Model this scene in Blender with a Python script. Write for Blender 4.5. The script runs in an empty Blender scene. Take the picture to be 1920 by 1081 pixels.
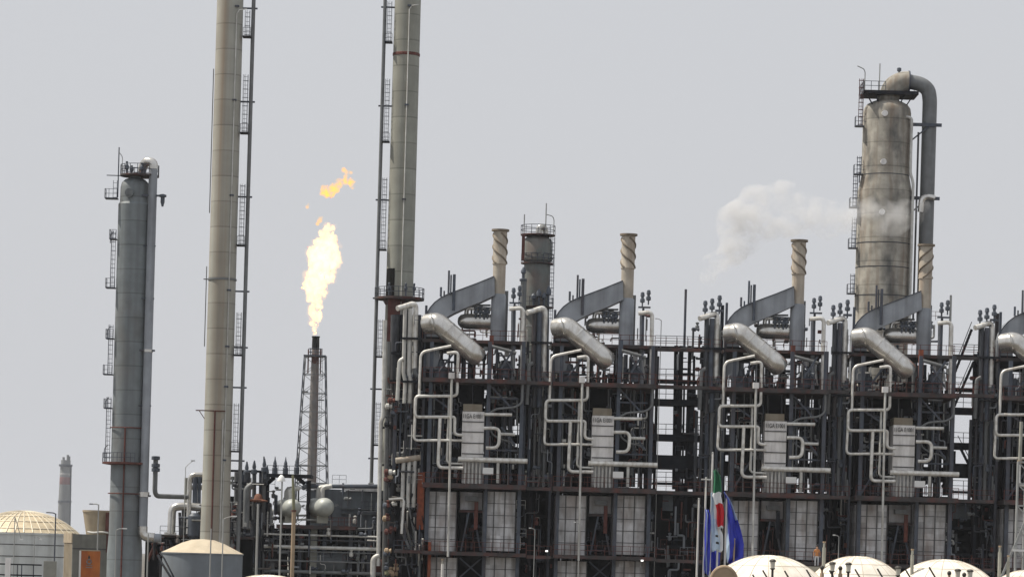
import bpy, bmesh, math, random
from mathutils import Vector, Matrix
C = bpy.context.scene
R = math.radians
random.seed(7)

# ---------------------------------------------------------------- camera, sky, sun, exposure
ROLL, FPX, VH, HC = R(1.65), 6000.0, 1050.0, 10.0
cr, sr = math.cos(ROLL), math.sin(ROLL)
cam = bpy.data.cameras.new('camera'); camo = bpy.data.objects.new('camera', cam)
C.collection.objects.link(camo); C.camera = camo
cam.lens = FPX * 36 / 1920; cam.sensor_width = 36
cam.shift_y = (VH - 540.5) / 1920
cam.clip_start = 1; cam.clip_end = 20000
camo.matrix_world = Matrix(((cr, -sr, 0, 0), (0, 0, -1, 0), (sr, cr, 0, HC), (0, 0, 0, 1)))
SUN_EL, SUN_AZ = R(60), R(-82)          # azimuth from +Y towards +X
W = bpy.data.worlds.new('World'); C.world = W; W.use_nodes = True
nt = W.node_tree
sky = nt.nodes.new('ShaderNodeTexSky'); sky.sky_type = 'NISHITA'; sky.sun_disc = False
sky.sun_elevation = SUN_EL; sky.sun_rotation = SUN_AZ; sky.dust_density = 6; sky.air_density = 1.5
mx = nt.nodes.new('ShaderNodeMix'); mx.data_type = 'RGBA'; mx.inputs[0].default_value = .92
mx.inputs[7].default_value = (6.4, 6.52, 6.85, 1)      # even pale dust haze over the whole sky
nt.links.new(sky.outputs[0], mx.inputs[6])
bg = nt.nodes['Background']; bg.inputs[1].default_value = .1
nt.links.new(mx.outputs[2], bg.inputs[0])
sl = bpy.data.lights.new('sun', 'SUN'); sl.energy = 5.0; sl.angle = R(.6); sl.color = (1, .93, .82)
so = bpy.data.objects.new('sun', sl); C.collection.objects.link(so)
sd = Vector((math.sin(SUN_AZ)*math.cos(SUN_EL), math.cos(SUN_AZ)*math.cos(SUN_EL), math.sin(SUN_EL)))
so.rotation_euler = sd.to_track_quat('Z', 'Y').to_euler()
C.view_settings.view_transform = 'Standard'; C.view_settings.look = 'None'
C.view_settings.exposure = 0; C.view_settings.gamma = 1
C.cycles.max_bounces = 6; C.cycles.volume_bounces = 1
C.cycles.use_denoising = True

# ---------------------------------------------------------------- helpers
def P(u, v, Y):
    du, dv = u - 960, v - VH
    return Vector(((du*cr + dv*sr)*Y/FPX, Y, HC + (du*sr - dv*cr)*Y/FPX))

MATS = {}
def M(name, col, rough=.65, metal=0., var=.25, streak=None, amt=0., sc=1., bump=.0, zs=.06, blot=None, bamt=0., bsc=.35, band=0., cells=None):
    m = bpy.data.materials.new(name); m.use_nodes = True
    t = m.node_tree; N = t.nodes; L = t.links; b = N['Principled BSDF']
    tc0 = N.new('ShaderNodeTexCoord'); oi = N.new('ShaderNodeObjectInfo')
    sh = N.new('ShaderNodeVectorMath'); sh.operation = 'MULTIPLY'; sh.inputs[1].default_value = (73, 41, 57); L.new(oi.outputs['Random'], sh.inputs[0])
    tc = N.new('ShaderNodeVectorMath'); tc.operation = 'ADD'; L.new(tc0.outputs['Object'], tc.inputs[0]); L.new(sh.outputs[0], tc.inputs[1])
    n1 = N.new('ShaderNodeTexNoise'); n1.inputs['Scale'].default_value = .9*sc; n1.inputs['Detail'].default_value = 6
    L.new(tc.outputs[0], n1.inputs['Vector'])
    r1 = N.new('ShaderNodeMapRange'); r1.inputs[1].default_value = .3; r1.inputs[2].default_value = .7
    r1.inputs[3].default_value = 1-var; r1.inputs[4].default_value = 1+var*.6
    L.new(n1.outputs[0], r1.inputs[0])
    mul = N.new('ShaderNodeMix'); mul.data_type = 'RGBA'; mul.blend_type = 'MULTIPLY'; mul.inputs[0].default_value = 1
    mul.inputs[6].default_value = (*col, 1); L.new(r1.outputs[0], mul.inputs[7])
    out = mul.outputs[2]
    def over(out, c, a, scale, zscale, lo, hi):
        mp = N.new('ShaderNodeMapping'); mp.inputs['Scale'].default_value = (1, 1, zscale)
        L.new(tc.outputs[0], mp.inputs[0])
        n = N.new('ShaderNodeTexNoise'); n.inputs['Scale'].default_value = scale; n.inputs['Detail'].default_value = 5
        L.new(mp.outputs[0], n.inputs['Vector'])
        r = N.new('ShaderNodeMapRange'); r.inputs[1].default_value = lo; r.inputs[2].default_value = hi
        r.inputs[3].default_value = 0; r.inputs[4].default_value = a; L.new(n.outputs[0], r.inputs[0])
        k = N.new('ShaderNodeMix'); k.data_type = 'RGBA'; L.new(r.outputs[0], k.inputs[0])
        L.new(out, k.inputs[6]); k.inputs[7].default_value = (*c, 1)
        return k.outputs[2]
    if streak: out = over(out, streak, amt, 1.5*sc, zs, .45, .72)
    if blot: out = over(out, blot, bamt, bsc, .5, .5, .66)
    def math_(op, a, bv):
        k = N.new('ShaderNodeMath'); k.operation = op; L.new(a, k.inputs[0]); k.inputs[1].default_value = bv; return k.outputs[0]
    def times(out, f):
        k = N.new('ShaderNodeMix'); k.data_type = 'RGBA'; k.blend_type = 'MULTIPLY'; k.inputs[0].default_value = 1
        L.new(out, k.inputs[6]); L.new(f, k.inputs[7]); return k.outputs[2]
    if band:
        sx = N.new('ShaderNodeSeparateXYZ'); L.new(tc0.outputs['Object'], sx.inputs[0])
        fr = math_('FRACT', math_('DIVIDE', sx.outputs[2], band), 0)
        lt = math_('LESS_THAN', fr, .05); out = times(out, math_('SUBTRACT', math_('MULTIPLY', lt, -.28), -1.))
        fl = math_('FLOOR', math_('DIVIDE', sx.outputs[2], band), 0)
        wn = N.new('ShaderNodeTexWhiteNoise'); wn.noise_dimensions = '1D'; L.new(fl, wn.inputs['W'])
        out = times(out, math_('ADD', math_('MULTIPLY', wn.outputs[0], .14), .92))
    if cells:
        sn = N.new('ShaderNodeVectorMath'); sn.operation = 'SNAP'; sn.inputs[1].default_value = cells; L.new(tc.outputs[0], sn.inputs[0])
        wn = N.new('ShaderNodeTexWhiteNoise'); wn.noise_dimensions = '3D'; L.new(sn.outputs[0], wn.inputs['Vector'])
        out = times(out, math_('ADD', math_('MULTIPLY', wn.outputs[0], .36), .74))
    L.new(out, b.inputs['Base Color'])
    b.inputs['Roughness'].default_value = rough; b.inputs['Metallic'].default_value = metal
    if bump:
        bp = N.new('ShaderNodeBump'); bp.inputs['Strength'].default_value = bump; bp.inputs['Distance'].default_value = .1
        L.new(n1.outputs[0], bp.inputs['Height']); L.new(bp.outputs[0], b.inputs['Normal'])
    MATS[name] = m
    return m

M('steel', (.062, .078, .105), .6, 0, .35, (.09, .05, .035), .4, 1.2)
M('steel_dark', (.022, .026, .033), .7, 0, .3, (.05, .03, .02), .4)  # darker steel; the dimness inside furnaces and racks is in the colour
M('black', (.010, .011, .013), .9, 0, .3)  # near-black: deep shade of the casings and backings is put into the colour
M('rust', (.13, .045, .036), .85, 0, .4, (.05, .025, .02), .7, 2)
M('rust_red', (.16, .05, .035), .8, 0, .4, (.05, .03, .025), .6, 2)
M('rust_orange', (.30, .075, .03), .8, 0, .4, (.10, .03, .02), .6, 2)
M('deck', (.060, .054, .054), .85, 0, .4, (.15, .042, .03), .7, .5, zs=1)
M('duct_grey', (.31, .335, .37), .6, 0, .18, (.10, .105, .11), .6, .6, .1)
M('stack_cream', (.40, .40, .355), .75, 0, .14, (.27, .19, .12), .85, .4, 0, .012, band=3.1)
M('stack_grey', (.30, .305, .265), .75, 0, .15, (.20, .18, .14), .65, .5, 0, .02, band=3.4)
M('sand_pipe', (.46, .415, .345), .7, 0, .25, (.27, .19, .13), .7, .8, 0, .08)
M('column_grey', (.185, .21, .22), .65, 0, .18, (.12, .13, .14), .8, .8, 0, .02, (.14, .12, .10), .35, .3, band=2.9)
M('column_green', (.17, .19, .18), .65, 0, .2, (.10, .10, .10), .7, .8, 0, .03, (.22, .12, .09), .35)
M('column_tan', (.36, .34, .295), .92, 0, .35, (.19, .14, .10), .75, .8, .1, .07, (.085, .088, .085), .85, .42, band=3.3)
M('strake', (.20, .165, .125), .8, 0, .3)
M('pipe_grey', (.17, .18, .185), .55, .1, .2, (.10, .09, .08), .5)
M('pipe_dark', (.048, .054, .064), .6, .1, .3, (.10, .06, .045), .4)
M('cladding', (.66, .65, .62), .26, .8, .16, (.36, .32, .26), .5, 1.0, .05, .3)
M('pipe_alu', (.76, .75, .71), .4, .3, .22, (.36, .31, .24), .6, 1.6, .0, .5)
M('drum_grey', (.42, .44, .41), .5, .1, .12, (.3, .3, .27), .4)
M('pipe_light', (.60, .60, .57), .5, .25, .2, (.27, .24, .20), .5, 1.5, 0, .2)
M('pipe_white', (.70, .69, .66), .5, .1, .12, (.42, .38, .33), .4)
M('panel', (.62, .62, .63), .7, 0, .22, (.22, .19, .16), .7, .9, 0, .2, (.24, .17, .13), .45, .5, cells=(1.29, 40, 1.48))
M('panel_light', (.84, .82, .80), .7, 0, .10, (.32, .29, .26), .45, 1, 0, .2)
M('panel_tan', (.27, .235, .18), .8, 0, .2, (.2, .15, .1), .5)
M('seam', (.09, .09, .09), .8, 0, .3)
M('ink', (.03, .03, .03), .8, 0, .1)
M('dome_white', (.80, .755, .67), .8, 0, .12, (.50, .42, .32), .6, .6, 0, .5)
M('dome_seam', (.55, .49, .40), .8, 0, .2)
M('tank_roof', (.55, .47, .33), .55, .2, .18, (.40, .30, .18), .5)
M('flare_pipe', (.20, .185, .175), .8, 0, .3, (.16, .08, .06), .7, .3, 0, .1)
M('tank_rib', (.66, .59, .46), .5, .1, .1)
M('tank_wall', (.66, .69, .68), .7, 0, .12, (.32, .33, .31), .5, .5)
M('tank_blue', (.18, .205, .23), .7, 0, .15, (.15, .165, .18), .7, .6, 0, .05)
M('sand_roof', (.50, .43, .32), .85, 0, .15, (.38, .31, .22), .5, .8, 0, .6)
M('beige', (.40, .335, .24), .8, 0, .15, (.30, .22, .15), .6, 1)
M('beige_shade', (.20, .20, .175), .85, 0, .2, (.13, .13, .12), .6)  # shaded copy of the beige, for walls turned away from the sun
M('building_slate', (.15, .17, .185), .8, 0, .25, (.06, .06, .07), .5)
M('concrete', (.33, .33, .29), .9, 0, .2, (.2, .2, .17), .5)
M('orange_sign', (.42, .125, .02), .6, 0, .2, (.30, .07, .015), .7, 1, 0, .3)
M('chimney', (.19, .20, .205), .9, 0, .12, (.15, .15, .15), .4, .02)
M('chimney_red', (.20, .10, .10), .9, 0, .2)
M('chimney_white', (.36, .36, .36), .9, 0, .1)
M('pole', (.36, .37, .36), .55, .2, .15, (.22, .2, .18), .4)
M('pole_tan', (.36, .27, .18), .8, 0, .2)
M('pole_green', (.20, .20, .12), .8, 0, .2)
M('lamp_white', (.80, .80, .78), .4, 0, .05)
M('lantern_glass', (.62, .60, .52), .25, 0, .1)
M('lantern_dark', (.045, .04, .033), .6, 0, .3)
M('flag_blue', (.035, .05, .48), .75, 0, .25)
M('flag_light', (.52, .66, .82), .75, 0, .15)
M('flag_green', (.01, .13, .055), .75, 0, .2)
M('flag_white', (.76, .78, .80), .75, 0, .08)
M('flag_red', (.52, .01, .02), .75, 0, .15)
M('soot', (.012, .012, .012), .95, 0, .2)
M('ground', (.10, .09, .075), .95, 0, .25, None, 0, .05)
M('rusty_hood_paint', (.20, .085, .05), .8, 0, .4)
M('valve', (.085, .10, .125), .55, .1, .3)
M('skin', (.35, .2, .14), .6); M('jacket', (.55, .20, .04), .8); M('trousers', (.6, .61, .64), .8); M('hair', (.02, .016, .013), .8)

for q in ('soot', 'black', 'steel_dark'): MATS[q].node_tree.nodes['Principled BSDF'].inputs['Specular IOR Level'].default_value = .1

class MB:
    def __init__(s): s.v = []; s.f = []; s.mi = []; s.ml = []; s.cur = 0
    def mat(s, n):
        if n not in s.ml: s.ml.append(n)
        s.cur = s.ml.index(n); return s
    def raw(s, vs, fs):
        k = len(s.v); s.v += [Vector(x) for x in vs]
        for f in fs: s.f.append([i+k for i in f]); s.mi.append(s.cur)
        return s
    def box(s, c, size, rz=0):
        hx, hy, hz = [x/2 for x in size]; c = Vector(c); vs = []
        ca, sa = math.cos(rz), math.sin(rz)
        for z in (-hz, hz):
            for x, y in ((-hx, -hy), (hx, -hy), (hx, hy), (-hx, hy)):
                vs.append(c + Vector((x*ca - y*sa, x*sa + y*ca, z)))
        return s.raw(vs, [(3,2,1,0),(4,5,6,7),(0,1,5,4),(1,2,6,5),(2,3,7,6),(3,0,4,7)])
    def buv(s, u0, v0, u1, v1, Y0, Y1):
        c = P((u0+u1)/2, (v0+v1)/2, Y0); k = Y0/FPX
        return s.box((c.x, (Y0+Y1)/2, c.z), (abs(u1-u0)*k, abs(Y1-Y0), abs(v1-v0)*k))
    def tube(s, pts, r, n=10, bend=0., caps=True, r2=None):
        pts = [Vector(p) for p in pts]
        if bend and len(pts) > 2:
            o = [pts[0]]
            for a, b, c in zip(pts, pts[1:], pts[2:]):
                q = min(bend, (a-b).length*.49, (c-b).length*.49)
                p0 = b + (a-b).normalized()*q; p1 = b + (c-b).normalized()*q
                for i in range(6):
                    t = i/5; o.append(p0*(1-t)**2 + b*2*t*(1-t) + p1*t*t)
            o.append(pts[-1]); pts = o
        ln = [0]
        for a, b in zip(pts, pts[1:]): ln.append(ln[-1] + (b-a).length)
        T = (pts[1]-pts[0]).normalized()
        nx = T.cross(Vector((0, 0, 1)))
        if nx.length < .1: nx = T.cross(Vector((0, 1, 0)))
        nx.normalize(); vs = []; fs = []
        for i, p in enumerate(pts):
            a = pts[max(i-1, 0)]; b = pts[min(i+1, len(pts)-1)]
            T = (b-a).normalized(); nx = (nx - T*nx.dot(T)).normalized(); ny = T.cross(nx)
            rr = r if r2 is None else r + (r2-r)*ln[i]/ln[-1]
            for k in range(n):
                t = 2*math.pi*k/n; vs.append(p + (nx*math.cos(t) + ny*math.sin(t))*rr)
            if i:
                for k in range(n):
                    j = (k+1) % n; fs.append(((i-1)*n+k, (i-1)*n+j, i*n+j, i*n+k))
        if caps: fs.append(list(range(n))[::-1]); fs.append([(len(pts)-1)*n+k for k in range(n)])
        return s.raw(vs, fs)
    def bar(s, a, b, w, d=None):
        a, b = Vector(a), Vector(b); d = d or w; T = (b-a).normalized()
        nx = T.cross(Vector((0, 1, 0)))
        if nx.length < .1: nx = T.cross(Vector((1, 0, 0)))
        nx.normalize(); ny = T.cross(nx); vs = []
        for p in (a, b):
            for x, y in ((-1,-1),(1,-1),(1,1),(-1,1)): vs.append(p + nx*x*w/2 + ny*y*d/2)
        return s.raw(vs, [(3,2,1,0),(4,5,6,7),(0,1,5,4),(1,2,6,5),(2,3,7,6),(3,0,4,7)])
    def lathe(s, c, prof, n=32, ax='z'):
        c = Vector(c); vs = []; fs = []
        for r, h in prof:
            for k in range(n):
                t = 2*math.pi*k/n; x, y = r*math.cos(t), r*math.sin(t)
                vs.append(c + (Vector((x, y, h)) if ax == 'z' else Vector((h, x, y)) if ax == 'x' else Vector((x, h, y))))
        for i in range(len(prof)-1):
            for k in range(n):
                j = (k+1) % n
                q = (i*n+k, i*n+j, (i+1)*n+j, (i+1)*n+k)
                fs.append(q if ax != 'y' else q[::-1])
        fs.append(list(range(n))[::-1]); fs.append([(len(prof)-1)*n+k for k in range(n)])
        return s.raw(vs, fs)
    def prism(s, poly, y0, y1):          # poly: list of (x, z)
        n = len(poly); vs = [(x, y0, z) for x, z in poly] + [(x, y1, z) for x, z in poly]
        fs = [list(range(n)), list(range(n, 2*n))[::-1]] + [(i, i+n, (i+1) % n+n, (i+1) % n) for i in range(n)]
        return s.raw(vs, fs)
    def ball(s, c, r, n=12, sq=1):
        m = n//2
        return s.lathe(c, [(max(r*math.sin(math.pi*i/m), .002), -r*sq*math.cos(math.pi*i/m)) for i in range(m+1)], n)
    def rail(s, a, b, h=1.1, sp=1.5, t=.05, n=2):
        a, b = Vector(a), Vector(b); L = (b-a).length; k = max(1, round(L/sp)); up = Vector((0, 0, 1))
        for i in range(k+1):
            p = a.lerp(b, i/k); s.bar(p, p+up*h, t)
        for j in range(n): s.bar(a+up*h*(1-j*.5), b+up*h*(1-j*.5), t)
        return s
    def ringrail(s, c, r, h=1.1, n=16, t=.05, a0=0, a1=2*math.pi):
        c = Vector(c); pr = None; up = Vector((0, 0, 1))
        for i in range(n+1):
            a = a0+(a1-a0)*i/n; p = c+Vector((math.cos(a)*r, math.sin(a)*r, 0))
            s.bar(p, p+up*h, t)
            if pr is not None: s.bar(pr+up*h, p+up*h, t); s.bar(pr+up*h*.5, p+up*h*.5, t)
            pr = p
        return s
    def ladder(s, a, b, w=.5, sp=.6, t=.05, cage=0.):
        a, b = Vector(a), Vector(b); h = Vector((w/2, 0, 0)); L = (b-a).length; k = int(L/sp)
        s.bar(a-h, b-h, t); s.bar(a+h, b+h, t)
        for i in range(k):
            p = a.lerp(b, (i+.5)/k); s.bar(p-h, p+h, t*.8)
        if cage:
            for i in range(0, k, 2):
                p = a.lerp(b, (i+.5)/k); q = [p+Vector((math.cos(x)*cage, -abs(math.sin(x))*cage*1.4, 0)) for x in (0, .8, 1.57, 2.34, 3.14)]
                for m, o in zip(q, q[1:]): s.bar(m, o, t*.8)
            for x in (.5, 1.57, 2.6): 
                o = Vector((math.cos(x)*cage, -abs(math.sin(x))*cage*1.4, 0)); s.bar(a+o, b+o, t*.7)
        return s
    def build(s, name, parent=None, smooth=True, ang=35, mat=None):
        me = bpy.data.meshes.new(name)
        off = Vector((0, 0, 0))
        q = parent
        while q is not None: off += q.location; q = q.parent
        me.from_pydata([tuple(v-off) for v in s.v], [], s.f)
        for n in (s.ml if not mat else [mat]): me.materials.append(MATS[n])
        if len(s.ml) > 1: me.polygons.foreach_set('material_index', s.mi)
        bm = bmesh.new(); bm.from_mesh(me); bmesh.ops.recalc_face_normals(bm, faces=bm.faces); bm.to_mesh(me); bm.free()
        if smooth:
            me.polygons.foreach_set('use_smooth', [True]*len(me.polygons)); me.set_sharp_from_angle(angle=R(ang))
        o = bpy.data.objects.new(name, me); C.collection.objects.link(o); o.parent = parent
        return o
def mb(m): return MB().mat(m)

def thing(name, label, cat, loc, group=None):
    o = bpy.data.objects.new(name, None); C.collection.objects.link(o); o.location = loc
    o.empty_display_size = .5
    o['label'] = label; o['category'] = cat; o['kind'] = 'thing'
    if group: o['group'] = group
    return o
def tag(o, label, cat, group=None, kind='thing'):
    o['kind'] = kind
    if label: o['label'] = label
    if cat: o['category'] = cat
    if group: o['group'] = group
    return o
def dup(root, off, label=None):
    def cp(o, par):
        c = o.copy(); C.collection.objects.link(c); c.parent = par
        for ch in o.children: cp(ch, c)
        return c
    kids = list(root.children)
    r = root.copy(); C.collection.objects.link(r); r.location = root.location + Vector(off)
    for k in kids: cp(k, r)
    if label: r['label'] = label
    return r
def base(u, v, Y, z=0.):
    p = P(u, v, Y); return Vector((p.x, Y, z))
k400 = 400/FPX

# ---------------------------------------------------------------- setting
g = mb('ground').raw([(-5000, 20, 0), (5000, 20, 0), (5000, 9000, 0), (-5000, 9000, 0)], [(0, 1, 2, 3)]).build('ground', None, False)
g['kind'] = 'structure'

def clutter(t, u0, u1, v0, v1, Ya, Yb, n, seed, mats=('steel', 'pipe_grey', 'pipe_dark', 'duct_grey', 'pipe_light', 'rust'), rmax=.14):
    """small pipework filling a bay: upright, level and elbowed lines, valves, little boxes, handrails"""
    rr = random.Random(seed)
    for i in range(n):
        u, v, Y = rr.uniform(u0, u1), rr.uniform(v0, v1), rr.uniform(Ya, Yb); m = rr.choice(mats); q = rr.random(); rad = rr.uniform(.045, rmax)
        w, h = rr.uniform(8, 34)*rr.choice((-1, 1)), rr.uniform(14, 60)
        w = min(max(u+w, u0), u1)-u; h = min(v+h, v1)-v
        if abs(w) < 3 or h < 4: continue
        if q < .34: mb(m).tube([P(u, v, Y), P(u-h*.029, v+h, Y)], rad, 8).build('pipe', t)
        elif q < .5: mb(m).tube([P(u, v, Y), P(u+w, v+w*.029, Y)], rad, 8).build('pipe', t)
        elif q < .68: mb(m).tube([P(u, v, Y), P(u-h*.015, v+h*.5, Y), P(u+w, v+h*.5, Y), P(u+w-h*.015, v+h, Y)], rad, 8, .3).build('pipe', t)
        elif q < .82: mb(rr.choice(('valve', m))).lathe(P(u, v, Y), [(.08, -.5), (.26, -.38), (.26, .05), (.1, .12), (.24, .4), (.24, .46), (.06, .55)], 8, rr.choice(('x', 'z'))).build('valve', t)
        elif q < .92: mb(m).buv(u, v, u+rr.uniform(3, 8), v+rr.uniform(3, 9), Y, Y+.5).build('junction_box', t, False)
        else:
            a, b = P(u, v, Y), P(u+w, v, Y); b.z = a.z
            mb(m).rail(a, b, 1.1, .9, .05).build('handrail', t, False)

# ---------------------------------------------------------------- furnace (one unit, built at the first bay)
Y0 = 400.
def furnace(seed):
    t = thing('cracking_furnace', '', 'furnace', base(880, 1081, Y0), 'row of cracking furnaces')
    # steel frame: posts, beams, braces
    for u, vt, d in ((802, 640, 0), (911, 640, 0), (974, 640, 0)):
        mb('steel').buv(u-3.5-(880-0)*0, vt, u+3.5, 1205, Y0+d, Y0+d+.5).build('post', t, False)
    for u in (802, 862, 911, 974):
        mb('steel_dark').buv(u-4, 640, u+4, 1205, Y0+12, Y0+12.6).build('post', t, False)
    for a, b in (((914, 716), (966, 772)), ((974, 716), (1000, 716)), ((966, 834), (940, 800)), ((806, 740), (850, 770)), ((806, 900), (846, 836)), ((966, 650), (940, 690))):
        mb('steel').bar(P(*a, Y0+.4), P(*b, Y0+.4), .22).build('brace', t, False)
    # platforms with their railings: four levels
    for v, th, d0, d1, m in ((637, 6, 2, 12, 'deck'), (709, 8, -1.2, 12, 'deck'), (906, 9, -1.6, 12, 'deck'), (1034, 7, -1.6, 12, 'deck')):
        o = mb(m).buv(792, v, 986, v+th, Y0+d0, Y0+d1).build('platform', t, False)
        a, b = P(792, v-.0, Y0+d0+.05), P(986, v-.0, Y0+d0+.05)
        zc = P(889, v, Y0+d0+.05).z; a.z = b.z = zc
        mb('rust').rail(a, b, 1.25, 1.1, .06).build('railing', o, False)
    # radiant boxes of light panels
    for u0, u1 in ((797, 855), (905, 966)):
        for va, vb in ((921, 1032), (1044, 1200)):
            o = mb('panel').buv(u0, va, u1, vb, Y0+.8, Y0+11).build('radiant_box', t, False)
            s = mb('seam')
            for i in range(0, 4):
                u = u0 + (u1-u0)*i/3; s.buv(u-.9, va, u+.9, vb, Y0+.7, Y0+.86)
            n = 5 if va < 1000 else 7
            for i in range(1, n):
                v = va + (vb-va)*i/n; s.buv(u0, v-.55, u1, v+.55, Y0+.74, Y0+.86)
            s.build('panel_seams', o, False)
    # panel between the boxes, throat, inverted V braces and the red post
    mb('panel').buv(863, 922, 904, 955, Y0+2.5, Y0+5).build('throat_panel', t, False)
    mb('pipe_grey').buv(872, 930, 896, 938, Y0+1.4, Y0+2.4).build('damper', t, False)
    mb('deck').buv(860, 956, 905, 960, Y0+1.6, Y0+2.4).build('beam', t, False)
    mb('steel').bar(P(879, 960, Y0+1.8), P(864, 1032, Y0+1.8), .22).build('brace', t, False)
    mb('steel').bar(P(888, 960, Y0+1.8), P(901, 1032, Y0+1.8), .22).build('brace', t, False)
    mb('steel').bar(P(862, 1045, Y0+1.8), P(903, 1081, Y0+1.8), .2).build('brace', t, False)
    mb('steel').bar(P(903, 1045, Y0+1.9), P(862, 1081, Y0+1.9), .2).build('brace', t, False)
    mb(('rust_red', 'rust', 'steel_dark', 'rust_red', 'rust')[seed]).buv(889, 940, 896, 992, Y0+1.2, Y0+1.6).build('fire_main', t, False)
    # near-black boxes added inside the frame, the interior shade put into their colour
    mb('black').buv(812, 716, 862, 904, Y0+6.5, Y0+11).build('shade_casing', t, False)
    mb('black').buv(908, 740, 938, 904, Y0+7, Y0+11).build('shade_casing', t, False)
    mb('black').buv(857, 921, 904, 1205, Y0+6, Y0+11).build('shade_casing', t, False)
    mb('black').buv(968, 914, 1000, 1205, Y0+8, Y0+11).build('shade_casing', t, False)
    mb('black').buv(860, 716, 906, 760, Y0+4, Y0+10).build('shade_casing', t, False)
    # convection section: white box, tan cap, tag
    o = mb('panel_light').buv(866, 771, 907, 861, Y0+.3, Y0+5).build('convection_box', t, False)
    s = mb('seam')
    for v in (790, 809, 830, 850): s.buv(866, v-.9, 907, v+.9, Y0+.2, Y0+.4)
    s.build('panel_seams', o, False)
    mb('panel_tan').buv(868.5, 757, 904, 770.5, Y0+.6, Y0+4.6).build('cap', o, False)
    tx = bpy.data.curves.new('tag_number', 'FONT'); tx.body = '11GA E1001'; tx.size = .72; tx.extrude = .02; tx.align_x = 'CENTER'; tx.align_y = 'CENTER'
    tx.materials.append(MATS['ink'])
    to = bpy.data.objects.new('tag_curve', tx); tm = bpy.data.meshes.new_from_object(to); bpy.data.objects.remove(to)
    tm.transform(Matrix.Translation(P(886.5, 780, Y0+.2) - t.location) @ Matrix.Rotation(R(90), 4, 'X') @ Matrix.Diagonal((.68, 1.05, 1, 1)))
    to = bpy.data.objects.new('tag_number', tm); C.collection.objects.link(to); to.parent = o
    # header and coil tubes under it
    mb('pipe_alu').tube([P(859, 860, Y0-.6), P(989, 864, Y0-.6)], .33, 14).build('crossover_header', t)
    mb('panel').buv(866, 866, 907, 905, Y0+.4, Y0+4).build('coil_casing', t, False)
    for u in (872, 879, 886, 893, 900): mb('pipe_light').tube([P(u+.4, 864, Y0-.1), P(u-.6, 906, Y0-.1)], .14, 8).build('coil_tube', t)
    mb('pipe_light').tube([P(934, 864, Y0-.5), P(933, 905, Y0-.5)], .2, 8).build('header_support', t)
    mb('pipe_grey').tube([P(953, 866, Y0-.6), P(952, 908, Y0-.6)], .06, 6).build('drain_line', t)
    mb('lamp_white').buv(905, 876, 925, 889, Y0-.6, Y0-.4).build('sign_plate', t, False)
    # front pipes
    def pipe(pts, r, m='pipe_light', Yd=-.9, bend=.55, nm='pipe'):
        return mb(m).tube([P(u, v, Y0+Yd) for u, v in pts], r*.88, 10, bend).build(nm, t)
    q = pipe([(847, 706), (840, 1043)], .17, Yd=-1.9, nm='downcomer'); 
    mb('panel_light').buv(841, 698, 852, 709, Y0-2.3, Y0-1.5).build('junction_box', q, False)
    pipe([(846, 648), (812, 655), (789, 660), (786, 742)], .2, 'pipe_alu', -.8, .9)
    pipe([(838, 662), (859, 659), (857, 742), (779, 742), (778, 781), (850, 781), (853, 783), (852, 814), (868, 815)], .22, 'pipe_alu', -1.)
    pipe([(780, 746), (776, 825), (868, 825)], .19, 'pipe_alu', -.7)
    pipe([(825, 783), (821, 876), (868, 877)], .24, 'pipe_alu', -1.1, .7)
    pipe([(842, 744), (838, 868), (868, 869)], .16, 'pipe_light', -.6)
    pipe([(907, 776), (960, 777)], .24, 'pipe_alu', -.7)
    pipe([(918, 774), (930, 766), (966, 763), (979, 755), (980, 716)], .17, 'pipe_grey', -.5)
    pipe([(907, 802), (937, 802), (935, 839), (911, 839)], .25, 'pipe_alu', -.9, .8)
    pipe([(938, 813), (966, 814)], .22, 'pipe_light', -.7)
    pipe([(920, 790), (920, 812), (940, 824), (956, 826), (966, 836)], .13, 'pipe_grey', .6)
    rr = random.Random(3+seed)
    for i in range(9):
        u = rr.uniform(806, 960); v = rr.uniform(716, 790); w = rr.choice((-16, 16, 22))
        pipe([(u, 714), (u-.6, v), (u+w, v), (u+w-1, v+rr.uniform(20, 90))], rr.uniform(.07, .14), rr.choice(('pipe_dark', 'pipe_grey', 'steel')), rr.uniform(2.5, 5.5), .3)
    for i in range(12):
        u = rr.uniform(808, 962); va = rr.uniform(716, 800)
        pipe([(u, va), (u-3, va+rr.uniform(60, 110))], rr.uniform(.06, .16), rr.choice(('steel', 'pipe_grey', 'pipe_dark', 'duct_grey')), rr.uniform(2, 5.5))
    for i in range(10):
        u = rr.uniform(815, 955); v = rr.uniform(735, 895)
        mb(rr.choice(('valve', 'steel', 'duct_grey'))).lathe(P(u, v, Y0+rr.uniform(2.5, 5)), [(.1, -.5), (.3, -.4), (.3, .1), (.12, .2), (.26, .5), (.08, .6)], 8, rr.choice(('x', 'z'))).build('valve', t)
    clutter(t, 804, 864, 716, 904, Y0+1, Y0+5.5, 34, 100+seed)
    clutter(t, 908, 972, 716, 904, Y0+1, Y0+6.5, 34, 200+seed)
    clutter(t, 800, 985, 642, 706, Y0+1, Y0+9, 60, 300+seed)
    clutter(t, 860, 985, 572, 632, Y0+6.5, Y0+10, 26, 400+seed)
    clutter(t, 858, 904, 962, 1030, Y0+2.5, Y0+5, 14, 500+seed, ('steel', 'pipe_dark', 'rust'))
    clutter(t, 968, 986, 914, 1030, Y0+1, Y0+6, 14, 600+seed)
    for u in (815, 833, 948, 960):
        pipe([(u, 716), (u-3.6, 905)], .12, rr.choice(('pipe_grey', 'steel')), 3.5)
    for v in (768, 824, 870):
        mb('steel_dark').buv(806, v, 862, v+3.5, Y0+1.6, Y0+2.1).build('beam', t, False)
    for v in (745, 842): mb('steel').buv(913, v, 972, v+3, Y0+.6, Y0+1.1).build('beam', t, False)
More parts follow.
